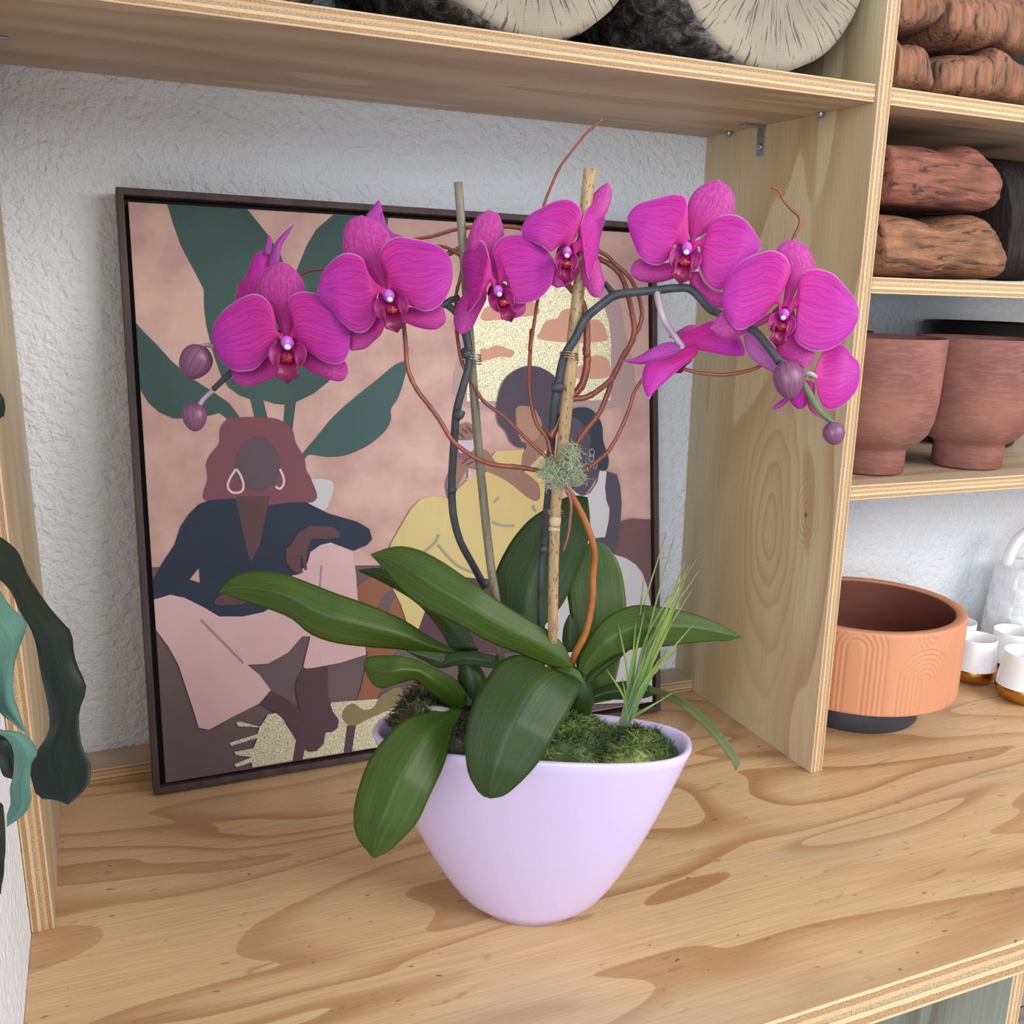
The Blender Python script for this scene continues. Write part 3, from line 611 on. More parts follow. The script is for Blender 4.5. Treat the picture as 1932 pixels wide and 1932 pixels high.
FE=flower(orR,.838,(c3((1360,900),(1340,780),(1340,660),(1380,560),(1470,490),(1570,462)),c3((1400,890),(1450,860),(1540,800),(1640,740),(1680,680),(1685,600),(1650,520),(1570,462))),
 (c3((1350,900),(1345,760),(1340,650),(1325,580),(1240,565),(1140,590),(990,635),(920,700),(900,760)),c3((1310,940),(1250,930),(1210,990),(1200,1040),(1130,1085),(1050,1070),(990,1020),(950,930),(920,840),(900,760))),
 (c3((1420,900),(1470,870),(1500,800),(1560,730),(1670,712),(1760,750),(1830,840),(1880,930),(1870,975)),c3((1430,940),(1440,1010),(1430,1080),(1450,1160),(1500,1240),(1570,1270),(1640,1230),(1700,1120),(1790,1030),(1870,975))),
 (c3((1300,1040),(1180,1070),(1060,1060),(990,1035),(940,1080),(925,1140)),c3((1300,1150),(1210,1190),(1110,1210),(1020,1205),(960,1180),(925,1140))),
 (c3((1360,1130),(1360,1220),(1400,1300),(1480,1370),(1560,1395),(1640,1385)),c3((1420,1130),(1470,1220),(1560,1280),(1650,1280),(1680,1330),(1640,1385))),
 (*c3((1325,1030))[0],48,.18,-.1))
FF=flower(orR,.812,(c4((1180,850),(1190,740),(1170,640),(1130,540),(1180,490),(1250,475)),c4((1240,860),(1300,740),(1390,665),(1370,590),(1330,520),(1250,475))),
 (c4((1150,860),(1190,780),(1220,680),(1190,590),(1110,545),(1020,560),(900,610),(820,700),(770,810),(762,880)),c4((1130,900),(1080,940),(1050,980),(990,1030),(900,1080),(850,1075),(800,1010),(770,950),(762,880))),
 (c4((1240,880),(1270,820),(1280,740),(1330,680),(1420,670),(1520,710),(1590,790),(1660,880),(1685,980)),c4((1260,930),(1300,1010),(1290,1060),(1240,1100),(1270,1170),(1350,1220),(1450,1225),(1550,1180),(1640,1090),(1685,980))),
 (c4((1100,960),(950,1040),(780,960),(720,1010),(680,1070)),c4((1100,1010),(960,1080),(850,1130),(750,1130),(680,1070))),
 (c4((1120,1110),(1130,1230),(1200,1290),(1320,1345)),c4((1230,1080),(1280,1180),(1380,1220),(1375,1290),(1320,1345))),
 (*c4((1165,1035))[0],44,.20,-.25))
def seat(parent,x,y,z): return finish('flower',[W(x,y,z)+rt*a*.003+up*b*.003-fw*d for a,b,d in ((-1,-1,0),(1,-1,0),(1,1,0),(-1,1,0),(0,0,.004))],[(0,1,2,3),(0,4,1),(1,4,2),(2,4,3),(3,4,0)],M['ped'],parent=parent)
g=seat(orR,*c4((490,1200))[0],.845)     # seen from behind, below the arch
blade('sepal',c4((520,1180),(400,1165),(300,1200),(180,1270),(85,1292)),c4((520,1215),(430,1265),(320,1300),(200,1312),(85,1292)),[.845,.838,.845],M['pback'],g,18,8,cup=.004)
blade('petal',c4((510,1200),(400,1280),(250,1310),(220,1420),(240,1500),(270,1550)),c4((590,1185),(590,1250),(480,1340),(370,1440),(300,1500),(270,1550)),[.843,.832,.825],M['petal'],g,20,10,cup=.004)
blade('petal',c4((470,1150),(560,1080),(700,1020),(800,1080),(880,1130),(920,1255)),c4((500,1200),(600,1220),(700,1240),(820,1258),(920,1255)),[.845,.850,.860],M['petal'],g,20,10,cup=.004)
blade('sepal',c4((400,1130),(500,1065),(560,1047),(622,1060)),c4((470,1150),(530,1130),(590,1100),(622,1060)),[.848,.860,.870],M['sepal'],g,14,6)
blade('lip',c4((510,1250),(440,1310),(430,1350),(445,1372)),c4((560,1290),(510,1330),(490,1370),(445,1372)),[.855,.858,.86],M['lip'],g,10,6,cup=-.004)
g=seat(orR,*c4((1370,1385))[0],.835)     # side-on, low right
blade('sepal',c4((1330,1370),(1180,1270),(1060,1130),(980,1090),(902,1105)),c4((1330,1400),(1200,1400),(1110,1370),(1000,1310),(930,1230),(902,1105)),[.835,.845,.850],M['pale'],g,20,10,cup=.005)
blade('petal',c4((1380,1370),(1440,1230),(1500,1190),(1580,1180),(1640,1260),(1680,1300),(1690,1370)),c4((1390,1420),(1410,1530),(1450,1610),(1520,1620),(1600,1570),(1670,1480),(1690,1370)),[.833,.838,.85],M['petal'],g,20,12,cup=.004,wave=.002)
blade('petal',c4((1330,1420),(1250,1490),(1220,1560),(1270,1617)),c4((1370,1430),(1345,1530),(1320,1600),(1270,1617)),[.835,.842,.848],M['petal'],g,16,8,cup=.004)
blade('sepal',c4((1345,1440),(1335,1560),(1360,1630),(1440,1685)),c4((1385,1440),(1385,1540),(1400,1640),(1440,1685)),[.836,.842,.845],M['sepal'],g,14,6,cup=.003)
blade('sepal',c4((1240,1500),(1130,1580),(1098,1622)),c4((1250,1530),(1160,1600),(1098,1622)),[.84,.85,.855],M['pback'],g,12,6,cup=.003)
tubes('pedicel',[c4((1300,1380,.832,.0022),(1350,1375,.828,.002),(1395,1400,.832,.0018))],M['ped'],g)
g=seat(orL,*c1((700,830))[0],.858)       # turned away behind the left flower
blade('petal',c1((700,850),(580,850),(498,835),(520,740),(505,720),(560,680),(600,600),(640,490),(690,460)),c1((760,830),(770,720),(775,600),(765,500),(740,465),(690,460)),[.858,.862,.868],M['petal'],g,20,10,cup=.006,wave=.003)
blade('sepal',c1((760,560),(790,420),(860,330),(945,253)),c1((830,545),(850,420),(900,330),(945,253)),[.862,.866,.872],M['pback'],g,16,8,cup=.003)
blade('sepal',c1((725,480),(735,400),(755,333)),c1((765,480),(778,370),(755,333)),[.864,.868,.87],M['pback'],g,12,6)
g=seat(orL,*c2((560,330))[0],.856)       # turned away behind the second flower
blade('sepal',c2((430,230),(430,180),(470,130),(520,65)),c2((560,280),(545,160),(540,110),(520,65)),[.86,.866,.87],M['pback'],g,14,6,cup=.002)
blade('petal',c2((530,380),(500,270),(545,155)),c2((700,335),(600,290),(545,155)),[.858,.862,.866],M['pback'],g,14,6,cup=.004)
def bud(parent,x,y,rx,ry,ang,z,stem=None):
    c=W(x,y,z); k=z/F; V=[];U=[];Fc=[];n1,n2=28,16; ca,sa=math.cos(ang),math.sin(ang)
    for i in range(n2+1):
        th=math.pi*i/n2; yy=math.cos(th); rr=math.sin(th)*(1+.12*yy)
        for j in range(n1+1):
            a=2*math.pi*j/n1; q=rr*(1+.05*math.cos(3*a)); X=q*math.cos(a)*rx*k; D=q*math.sin(a)*rx*k*.95; Y=yy*ry*k
            V.append(c+rt*(X*ca-Y*sa)+up*(X*sa+Y*ca)-fw*D); U.append((j/n1,i/n2))
    for i in range(n2):
        for j in range(n1): Fc.append((i*(n1+1)+j,i*(n1+1)+j+1,(i+1)*(n1+1)+j+1,(i+1)*(n1+1)+j))
    b=finish('bud',V,Fc,M['bud'],uvs=U,parent=parent)
    if stem: tubes('pedicel',[stem],M['ped'],b,8)
    return b
bud(orL,368,683,29,34,-.5,.838,c1((330,1185,.842,.0019),(290,1172,.840,.0019),(225,1185,.838,.0018),(205,1200,.837,.0016)))
bud(orL,366.5,787,22,27,.1,.842,[(402,737,.843,.0019),(385,752,.843,.0019),(371,772,.842,.0019)])
bud(orR,1487,717,29,36,.15,.802)
bud(orR,1573,818,21,22,.3,.812)
tubes('flower_stem',[c5((545,1520,.955,.0036),(480,1400,.945,.0033),(400,1250,.925,.0033),(360,1100,.91,.0034),(350,950,.90,.0034),(355,800,.888,.0034),(365,650,.878,.0034),(380,480,.868,.0034),(420,330,.862,.0033),(452,200,.86,.0032),(440,60,.858,.0036))+[(868,600,.856,.0036),(856,585,.854,.003),(838,572,.852,.003),(800,548,.85,.003),(740,540,.85,.0028),(690,545,.85,.0028),(620,570,.85,.0028),(540,620,.85,.0027),(480,665,.847,.0026),(437,702,.844,.0026),(402,735,.843,.0022)]],M['stem'],orL,10)
for q_ in (c5((405,480,.866,.0040),(392,510,.866,.0043),(375,495,.866,.0040)),c5((330,945,.9,.002),(350,948,.899,.0041),(375,955,.9,.002)),c5((420,120,.857,.003),(440,150,.856,.0045),(460,165,.856,.003)),c5((545,1470,.95,.003),(545,1500,.95,.0041),(545,1525,.95,.003)),): tubes('stem_node',[q_],M['stem'],orL,8)
tubes('flower_stem',[c2((1100,780,.858,.0026),(1040,800,.852,.0026),(985,835,.848,.0024),(900,820,.84,.0022))],M['stem'],orL,8)
tubes('flower_stem',[c5((875,1900,.975,.0028),(868,1740,.97,.0026),(872,1500,.955,.003),(885,1310,.945,.0034),(905,1100,.925,.0036),(920,950,.91,.0036),(930,750,.892,.0036),(955,450,.866,.0036),(975,330,.86,.0036),(1010,170,.852,.0036),(1080,50,.848,.0036))+c3((600,1470,.846,.0036),(740,1350,.843,.0036),(820,1300,.842,.0036),(960,1280,.842,.0034),(1120,1265,.842,.0034),(1250,1250,.842,.0034),(1370,1262,.842,.0034),(1500,1400,.838,.0033))+c4((740,970,.83,.0032),(850,1030,.825,.0032),(980,1090,.815,.0033),(1060,1180,.81,.0033),(1150,1300,.808,.0036))],M['stem'],orR,10)
for q_ in (c5((940,345,.858,.0036),(970,345,.857,.0042),(1000,345,.858,.0036)),c5((865,1295,.94,.002),(888,1297,.938,.0042),(912,1297,.94,.002)),): tubes('stem_node',[q_],M['stem'],orR,8)
tubes('flower_stem',[c4((1150,1300,.808,.0034),(1250,1400,.810,.003),(1310,1450,.810,.0030),(1380,1570,.811,.003),(1420,1630,.812,.0027),(1480,1685,.812,.0023),(1520,1715,.812,.002))],M['stemg'],orR,10)
tubes('pedicel',[c3((1115,1260,.842,.0032),(1135,1380,.842,.0026),(1180,1500,.843,.0026),(1240,1590,.845,.0028),(1320,1700,.846,.0022))],M['ped'],orR,8)
tubes('flower_stem',[c3((740,1215,.848,.0022),(780,1265,.845,.0026),(810,1300,.843,.0030))],M['stem'],orR,8)
# leaves
def leaf(par,L,R,z,m='leaf',**k):
    k.setdefault('crease',.010); k.setdefault('solid',.0018); return blade('leaf',L,R,z,M[m],par,30,14,**k)
leaf(orL,c6((1400,690),(1250,620),(1100,520),(900,430),(700,360),(520,290),(400,250),(240,235),(120,270),(42,352)),c6((1400,720),(1200,695),(1050,675),(900,665),(700,640),(560,590),(450,500),(300,440),(160,395),(42,352)),[.965,.93,.905,.895,.90],crease=-.012)
leaf(orR,[(1078,1250),(1062,1216),(1035,1190),(1010,1176),(950,1140),(890,1098),(831,1058),(791,1038),(748,1031),(700,1046)],[(1082,1257),(1040,1257),(980,1233),(920,1209),(860,1176),(798,1146),(758,1113),(725,1073),(700,1046)],[.955,.93,.915,.915,.925],crease=-.008)
leaf(orL,c6((1520,690),(1450,560),(1300,440),(1130,330),(980,225),(835,230)),c6((1360,690),(1320,600),(1240,490),(1150,400),(1000,310),(835,230)),[.975,.965,.955,.96],'leafd',crease=-.006)
leaf(orL,c6((1450,930),(1380,850),(1250,780),(1100,725),(980,715),(885,728),(866,775)),c6((1430,1010),(1360,1010),(1290,960),(1200,880),(1150,850),(1060,870),(960,900),(900,850),(866,775)),[.960,.925,.905,.915],crease=-.010)
leaf(orL,c6((1380,1010),(1240,1040),(1100,1080),(1000,1170),(920,1270),(870,1370),(820,1530),(808,1650),(830,1750),(920,1866)),c6((1425,1025),(1380,1120),(1350,1230),(1310,1360),(1240,1510),(1170,1660),(1080,1760),(1000,1830),(920,1866)),[.935,.900,.878,.872,.878],crease=-.010)
leaf(orR,c7((610,1060),(480,955),(380,920),(270,965),(200,1060),(130,1180),(90,1290),(65,1400),(60,1520),(80,1660),(120,1740),(160,1795),(220,1816)),c7((660,1085),(720,1098),(790,1092),(765,1160),(700,1290),(650,1370),(560,1530),(480,1640),(380,1740),(300,1800),(220,1816)),[.940,.900,.872,.866,.872],'leafd',crease=-.008)
leaf(orR,c7((765,1040),(780,950),(820,860),(870,770),(940,690),(1020,640),(1130,607),(1300,620),(1450,650),(1600,700),(1720,760),(1792,803)),c7((800,1060),(850,1010),(920,960),(1000,920),(1150,870),(1300,865),(1450,845),(1600,830),(1700,828),(1792,803)),[.965,.955,.96,.975,.99],crease=-.008)
leaf(orR,c7((790,1130),(850,1040),(960,950),(1080,890)),c7((830,1110),(900,1040),(1000,960),(1080,890)),[.97,.965,.968],'leafd',crease=-.002)
leaf(orL,c5((780,1800),(640,1720),(605,1580),(600,1480),(625,1390),(700,1250),(800,1130),(900,1060),(1000,1000),(1090,980),(1148,992)),c5((850,1820),(900,1740),(1000,1620),(1080,1450),(1140,1290),(1162,1170),(1158,1060),(1148,992)),[1.0,1.005,1.005,1.0,.99],'leafd',crease=-.008)
leaf(orR,c7((830,1230),(760,1000),(715,640),(700,520),(715,420),(760,330),(800,250),(860,200)),c7((980,1200),(1010,1060),(1040,900),(1068,640),(1060,500),(1030,360),(980,270),(930,215),(860,200)),[1.0,1.02,1.025,1.02],'leaf',crease=-.004)
leaf(orR,c7((700,900),(672,850),(680,740),(714,665)),c7((770,900),(765,820),(750,730),(714,665)),[.99,.99,.99],'leafd',crease=-.003)
leaf(orR,c7((600,990),(660,990),(740,1000),(785,1040),(797,1095)),c7((600,992),(640,1040),(690,1070),(740,1088),(797,1095)),[.955,.948,.95],crease=-.003)
leaf(orR,c7((800,1250),(850,1170),(920,1120),(1050,1085),(1170,1090),(1290,1150)),c7((815,1255),(860,1215),(920,1195),(1050,1195),(1170,1190),(1290,1150)),[.98,.985,.99],'leafd',crease=-.006)
leaf(orR,c7((1200,1110),(1350,1155),(1480,1230),(1620,1360),(1720,1470),(1785,1590),(1760,1642)),c7((1200,1145),(1330,1190),(1450,1270),(1580,1390),(1680,1510),(1740,1600),(1760,1642)),[.99,.96,.94,.93],'leafo',crease=.001)
leaf(orL,c6((1285,770),(1360,705),(1480,695),(1620,715)),c6((1290,785),(1400,770),(1500,772),(1620,790)),[.955,.95,.955],'leafd',crease=-.003)
leaf(orL,c6((1110,688),(1250,692),(1400,710)),c6((1110,690),(1200,740),(1300,785),(1420,760)),[.94,.95,.96],'leafd',crease=-.002)
leaf(orL,c6((1440,1000),(1420,900),(1400,830),(1440,780)),c6((1480,1000),(1480,900),(1470,830),(1440,780)),[.965,.97,.975],'leafd',crease=-.003)
tubes('aerial_root',[c6((1225,1018,.935,.002),(1270,1022,.93,.0034),(1330,1030,.932,.0036),(1390,1045,.94,.003))],M['root'],orL,8)
tubes('crown',[[(905,1325,.985,.014),(895,1290,.975,.013),(880,1250,.97,.009),(870,1235,.968,.004)]],M['leafd'],orL,14)
tubes('crown',[[(1095,1345,.99,.011),(1097,1310,.98,.012),(1090,1280,.975,.009),(1085,1262,.972,.004)]],M['leafd'],orR,14)
# ============================================================ STAKES, TIES, WILLOW
def bamboomat(name,a,b,spots):
    t=NT(name); n=t.ramp(t.noise(t.co(scale=(1,1,.12)),220,3),[(.35,0.),(.7,1.)]); col=t.mix(n,a,b)
    sp=t.ramp(t.noise(t.co(scale=(1,1,.5)),420,2),[(.60,0.),(.66,1.)]); col=t.mix(t.mth('MULTIPLY',sp,spots),col,S(70,48,36)); t.base(col); t.rm(.45); return t.m
M['bam']=bamboomat('bamboo_tan',S(190,160,116),S(166,134,94),.75); M['bamg']=bamboomat('bamboo_grey',S(140,130,108),S(116,106,88),.35)
M['node']=simple('bamboo_node',S(206,184,146),.5); M['wire']=simple('copper_wire',S(196,164,132),.25,1); M['wired']=simple('steel_wire',S(196,190,176),.22,1)
s1=tubes('bamboo_stake',[[(864.5,344,.846,.0036),(885,620,.868,.0038),(905,870,.90,.0039),(925,1060,.93,.0040),(938,1150,.945,.0040),(950,1330,.985,.0040)]],M['bamg'],None,14)
tag(s1,'thin grey bamboo stake left of centre with the black spike tied to it','stake','bamboo stakes')
s2r=thing('bamboo_stake','thicker tan speckled bamboo stake through the middle of the planter','stake',W(1040,1330,1.0),'bamboo stakes')
tubes('cane',[[(1114,320,.838,.0056),(1105,396,.842,.0050),(1095,517,.848,.0050),(1084.6,608,.853,.0052),(1076,699,.858,.0053),(1061,845,.878,.0050),(1051,925,.890,.0048),(1046.6,1005,.902,.0046),(1044,1101,.92,.0045),(1043,1182,.938,.0045),(1040,1330,.995,.0045)]],M['bam'],s2r,16)
tubes('node',[[(1048.5,974,.897,.0046),(1047.5,982,.898,.0052),(1047,990,.899,.0047)]],M['node'],s2r,16)
tubes('node',[[(1046.5,996,.9,.0047),(1046,999,.9,.0051),(1045.8,1002,.9,.0047)]],M['node'],s2r,16)
def tie(x,y,z,rx,turns,tail,m,label):
    c=W(x,y,z); k=z/F; pts=[]
    n=turns*24
    for i in range(n+1):
        a=2*math.pi*i/24; pts.append(tuple(c+rt*math.cos(a)*rx*k+fw*math.sin(a)*.0085+up*(.0022*(i/24-turns/2)-.0012*math.cos(a)))+(.00055,))
    if tail: e=np.array(pts[-1][:3]); pts+= [tuple(e+rt*tail[0]*k*s+up*tail[1]*k*s-fw*.004*s)+(.0005,) for s in (.5,1)]
    o=wtube('wire_tie',[pts],m,None,6); tag(o,label,'wire','wire ties'); return o
tie(890,676,.864,18,3,(-36,8),M['wired'],'wire coil with a loose tail binding the left spike to its stake')
tie(1074,674,.854,17,3,None,M['wire'],'gold wire coil binding the right spike to its stake above the lichen')
tie(1046,967,.901,18,2,None,M['wire'],'copper wire coil around stake just below the lichen tuft')
M['twig']=simple('willow_russet',S(148,70,42),.4,c2=S(120,56,42),nscale=30,coat=.2); M['twigo']=simple('willow_orange',S(186,116,48),.38,c2=S(160,84,44),nscale=22,coat=.3)
wl=thing('curly_willow_branch','curly red-brown willow branch twisting up through the orchid flowers','branch',W(1085,1330,.99))
def tw(pts,z0,z1,r0_,r1_):
    r0_*=1.14; r1_*=1.14
    n=len(pts); return [(p[0],p[1],z0+(z1-z0)*i/(n-1),r0_+(r1_-r0_)*i/(n-1)) for i,p in enumerate(pts)]
tubes('main_stem',[tw(c7((760,1060),(730,990))+c5((1080,1900),(1140,1780),(1175,1600),(1180,1450),(1190,1330),(1170,1230),(1120,1100),(1060,990),(1010,920)),.985,.90,.0030,.0024)],M['twigo'],wl,10,knob=.12)
for pts,z0,z1,ra,rb in (
 (c5((960,850),(895,840),(750,815),(600,800),(500,765),(400,700),(340,640),(280,540),(230,470),(140,350),(90,230),(80,100),(70,0))+c2((700,960)),.882,.850,.0019,.0016),
 (c5((960,790),(910,760),(760,620),(650,510),(540,430),(460,300),(410,200),(390,100))+c2((1090,1030),(1088,900),(1085,760),(1120,610),(1130,500),(1080,450),(1000,410),(900,400)),.882,.868,.0014,.0013),
 (c5((950,790),(925,700),(910,640),(850,560),(820,450),(805,320),(810,150),(820,0))+c2((1620,1180),(1650,980),(1680,790),(1720,600),(1700,350))+K(600,0,2.76,[(1175,1080),(1210,980),(1260,870),(1320,790),(1400,690),(1450,650),(1480,620)]),.882,.86,.0017,.0008),
 (c5((1060,800),(1070,720),(1100,650),(1160,570),(1220,490),(1270,370),(1300,270),(1370,150),(1420,60))+c3((950,1600),(990,1530),(1010,1440),(990,1320),(960,1240),(900,1150),(820,1080),(760,1020),(700,985),(600,950)),.882,.87,.0021,.0014),
 (c5((1050,415),(1150,400),(1240,340),(1300,280))+c3((870,1750),(930,1650),(952,1550),(930,1400),(900,1280),(860,1170),(790,1090),(700,1040),(600,1000)),.872,.872,.0022,.0018),
 (c5((930,640),(970,560),(1010,480),(1070,390),(1120,320),(1145,200),(1140,100))+c3((605,1750),(608,1600),(600,1480),(570,1350),(480,1240),(420,1190)),.878,.862,.0030,.0024),
 (c5((1080,870),(1130,840),(1220,765),(1270,720),(1330,620),(1390,480),(1420,380),(1470,300),(1520,250)),.882,.865,.0017,.0012),
 (c4((480,1340),(600,1370),(750,1385),(880,1370),(1010,1330),(1100,1250),(1200,1100)),.868,.862,.0014,.0014),
 (c4((1230,560),(1240,470),(1280,380),(1280,320),(1220,260),(1170,200),(1140,140),(1090,118)),.862,.86,.0013,.0009),
 (c5((1000,900),(1020,940),(1050,1020),(1045,1130),(1035,1210),(1005,1310)),.885,.888,.0015,.0009),
 (c2((700,380),(800,350),(900,335),(1050,290),(1100,280),(1200,265),(1430,260),(1560,275),(1650,330)),.874,.872,.0010,.0019),
 (c2((900,520),(1030,460),(1120,410),(1200,340)),.872,.874,.0020,.0018),
 (c1((940,665),(990,640),(1080,605),(1190,595)),.866,.866,.0010,.0010)):
    tubes('twig',[tw(pts,z0,z1,ra,rb)],M['twig'],wl,8,knob=.18)
# lichen tuft
V=[];Fc=[];rnd=random.Random(11)
for q in range(1500):
    zz=.877; u_=rnd.gauss(0,1);v_=rnd.gauss(0,1)
    cx,cy,sx,sy=rnd.choice(((1058,892,17,13),(1052,905,16,11),(1078,858,10,15),(1085,895,13,12),(1035,885,12,14)))
    p=W(cx+u_*sx*.72,cy+v_*sy*.72,zz-rnd.uniform(.0,.022)); d=np.array([rnd.gauss(0,1),rnd.gauss(0,1),rnd.gauss(0,1)]); d/=np.linalg.norm(d); pts=[]
    L=rnd.uniform(.004,.009)
    for i in range(4):
        pts.append(tuple(p)+(.00036*(1-i*.2),)); d=d+np.array([rnd.gauss(0,.55) for _ in range(3)]); d/=np.linalg.norm(d); p=p+d*L/3
    v,f=tube_geo(pts,4); o=len(V); V+=v; Fc+=[tuple(i+o for i in x) for x in f]
tag(finish('lichen_tuft',V,Fc,M['lich'],smooth=False),'grey-green curly lichen tuft tied around the middle of the thick stake','lichen')
# ============================================================ AIR PLANT
def airmat():
    t=NT('air_plant_green'); co=t.n('ShaderNodeTexCoord').outputs['UV']; s=t.n('ShaderNodeSeparateXYZ'); t.l(co,s.inputs[0])
    t.base(t.ramp(s.outputs[0],[(0.,S(140,160,130)),(.3,S(112,146,88)),(.7,S(150,172,74)),(1.,S(120,110,80))])); t.rm(.6); return t.m
M['air']=airmat()
ap=thing('air_plant','spiky grass-like air plant rooted in moss at the planter right side','plant',W(1182,1370,.965))
bx,by=1178,1366
for tx,ty,bend,dz,wd in ((1020,715,-20,.0,5),(945,1005,-30,-.02,5),(1320,150,30,.03,4),(1370,180,10,.01,4),(1562,330,60,.0,4),(1460,270,-10,-.01,6),(1490,300,20,-.01,6),(1478,350,10,-.03,8),(1450,420,10,-.02,8),(1440,480,0,-.02,8),(1420,520,20,-.01,8),(1335,540,20,.02,4),(1180,440,0,.02,5),(1170,560,-10,.01,6),(1190,620,0,.0,6),(1135,690,-10,.0,6),(1520,690,40,.01,5),(1380,1145,0,.01,4),(1330,1180,0,.0,4),(1500,480,40,.02,5),(1410,860,30,.01,6),(1330,880,20,-.02,8),(1300,700,10,-.02,8),(1240,760,0,-.01,7),(1210,820,0,-.01,7),(1390,640,10,-.03,8),(1045,1060,-10,.0,4),(1555,250,90,.0,3),(1280,940,20,-.02,7),(1150,1250,10,-.01,5)):
    tx,ty=K(860,960,3.33,[(tx,ty)])[0]; s=rnd.uniform(-9,9); x0=bx+s; y0=by+rnd.uniform(-4,6)
    mx,my=(x0*.5+tx*.5)-(bend*.4),(y0*.5+ty*.5); px_,py_=(tx-x0),(ty-y0); ln=math.hypot(px_,py_); nx_,ny_=-py_/ln,px_/ln; h=wd*.42
    Lr=[(x0+nx_*h,y0+ny_*h),(mx+nx_*h*.75,my+ny_*h*.75),(tx*.85+mx*.15+nx_*h*.3,ty*.85+my*.15+ny_*h*.3),(tx,ty)]
    Rr=[(x0-nx_*h,y0-ny_*h),(mx-nx_*h*.75,my-ny_*h*.75),(tx*.85+mx*.15-nx_*h*.3,ty*.85+my*.15-ny_*h*.3),(tx+.1,ty)]
    blade('leaf',Lr,Rr,[.962,.955+dz*.5,.955+dz],M['air'],ap,14,4,crease=.0012,solid=.0006)
# ============================================================ FOREGROUND FERN at the left wall
fn=thing('hanging_fern','wavy strap-leaved fern hanging into view in front of the left wall','fern',(.012,-.80,.74))
def frond(L,R,z,m): 
    return blade('frond',L,R,z,M[m],fn,36,10,crease=-.004,wave=.003,solid=.0009)
f0=lambda *p:K(0,1040,2.925,p)
frond([(-60,960)]+f0((-60,-110),(0,-80),(95,0),(140,110),(200,210),(270,310),(330,380),(392,450),(398,520),(420,620),(475,750),(440,870),(435,980),(455,1090),(498,1180),(490,1280),(440,1340),(375,1397)),[(-60,1030)]+f0((-60,100),(0,155),(70,230),(110,330),(170,430),(205,540),(225,660),(262,820),(278,960),(250,1040),(200,1110),(165,1180),(185,1290),(215,1360),(300,1370),(375,1397)),[.44,.47,.50,.52,.53,.53,.52],'leaff')
frond([(-70,1060)]+f0((-40,150),(0,225),(60,310),(140,390),(120,480),(80,600),(70,720),(90,850),(150,1010)),[(-70,1160)]+f0((-80,400),(-40,560),(-20,740),(0,880),(60,940),(150,1010)),[.44,.46,.48,.49,.50],'leafb')
frond([(-60,1340)]+f0((0,985),(70,990),(150,1025),(205,1110),(170,1170),(165,1280),(170,1380),(125,1460),(40,1518)),[(-60,1380)]+f0((-30,1010),(20,1020),(70,1080),(85,1200),(60,1300),(60,1390),(40,1450),(40,1518)),[.44,.47,.49,.50],'leafb')
frond([(-60,1300)]+f0((0,1000),(50,1040),(75,1120),(75,1220),(65,1255)),[(-60,1400)]+f0((-30,1120),(0,1180),(20,1240),(65,1255)),[.47,.50,.51,.52],'leaff')
frond([(-60,1480)]+f0((-10,1380),(15,1430),(25,1600),(20,1760),(0,1890)),[(-60,1560)]+f0((-40,1500),(-30,1600),(-30,1760),(0,1890)),[.45,.47,.48],'leaff')
frond([(-60,700),(-10,735),(5,750),(9,770),(6,785)],[(-60,790),(-20,785),(-5,790),(6,785)],[.45,.46,.47],'leaff')
wtube('rhizome',[[(.000,-.80,.74,.012),(.012,-.82,.745,.013),(.022,-.86,.735,.011),(.026,-.90,.70,.007)]],M['mossd'],fn,10)
# ============================================================ LOGS ON THE UPPER SHELF
def endgrain():
    t=NT('weathered_end_grain'); co=t.co(); s=t.n('ShaderNodeSeparateXYZ'); t.l(co,s.inputs[0])
    x=s.outputs[0]; z=t.mth('SUBTRACT',s.outputs[2],.118); ang=t.mth('ARCTAN2',z,x); rad=t.mth('SQRT',t.mth('ADD',t.mth('MULTIPLY',x,x),t.mth('MULTIPLY',z,z)))
    nz=t.noise(co,14,3); a2=t.mth('ADD',t.mth('MULTIPLY',ang,24),t.mth('MULTIPLY',nz,4))
    cr=t.noise(t.n('ShaderNodeCombineXYZ').outputs[0],1,1)
    cmb=t.n('ShaderNodeCombineXYZ'); t.l(t.mth('MULTIPLY',a2,1.6),cmb.inputs[0]); t.l(t.mth('MULTIPLY',rad,20),cmb.inputs[1])
    crack=t.ramp(t.noise(cmb.outputs[0],1,5,.3,.65),[(.59,0.),(.64,1.)])
    ring=t.mth('ABSOLUTE',t.mth('SINE',t.mth('ADD',t.mth('MULTIPLY',rad,1300),t.mth('MULTIPLY',nz,6))))
    col=t.mix(t.ramp(t.noise(co,9,3),[(.4,0.),(.62,1.)]),S(168,156,134),S(138,128,112))
    col=t.mix(t.mth('MULTIPLY',ring,.14),col,S(120,108,96)); col=t.mix(t.mth('MULTIPLY',crack,.8),col,S(64,54,46)); t.base(col); t.rm(.8)
    t.bump(t.mth('SUBTRACT',1,crack),.8,.004); return t.m
def bark():
    t=NT('dark_bark'); co=t.co(scale=(1,.45,1)); n=t.noise(co,75,5,.5,.65); t.base(t.ramp(n,[(.38,S(44,42,42)),(.52,S(110,106,102)),(.64,S(176,172,166))])); t.rm(.9); t.bump(n,1.,.012); return t.m
M['endg']=endgrain(); M['bark']=bark()
lp=[(.235,.113,-.325,'left, mostly out of frame over the picture'),(.492,.117,-.332,'centre, between two other log ends'),(.757,.119,-.336,'beside the tall divider, palest end grain')]
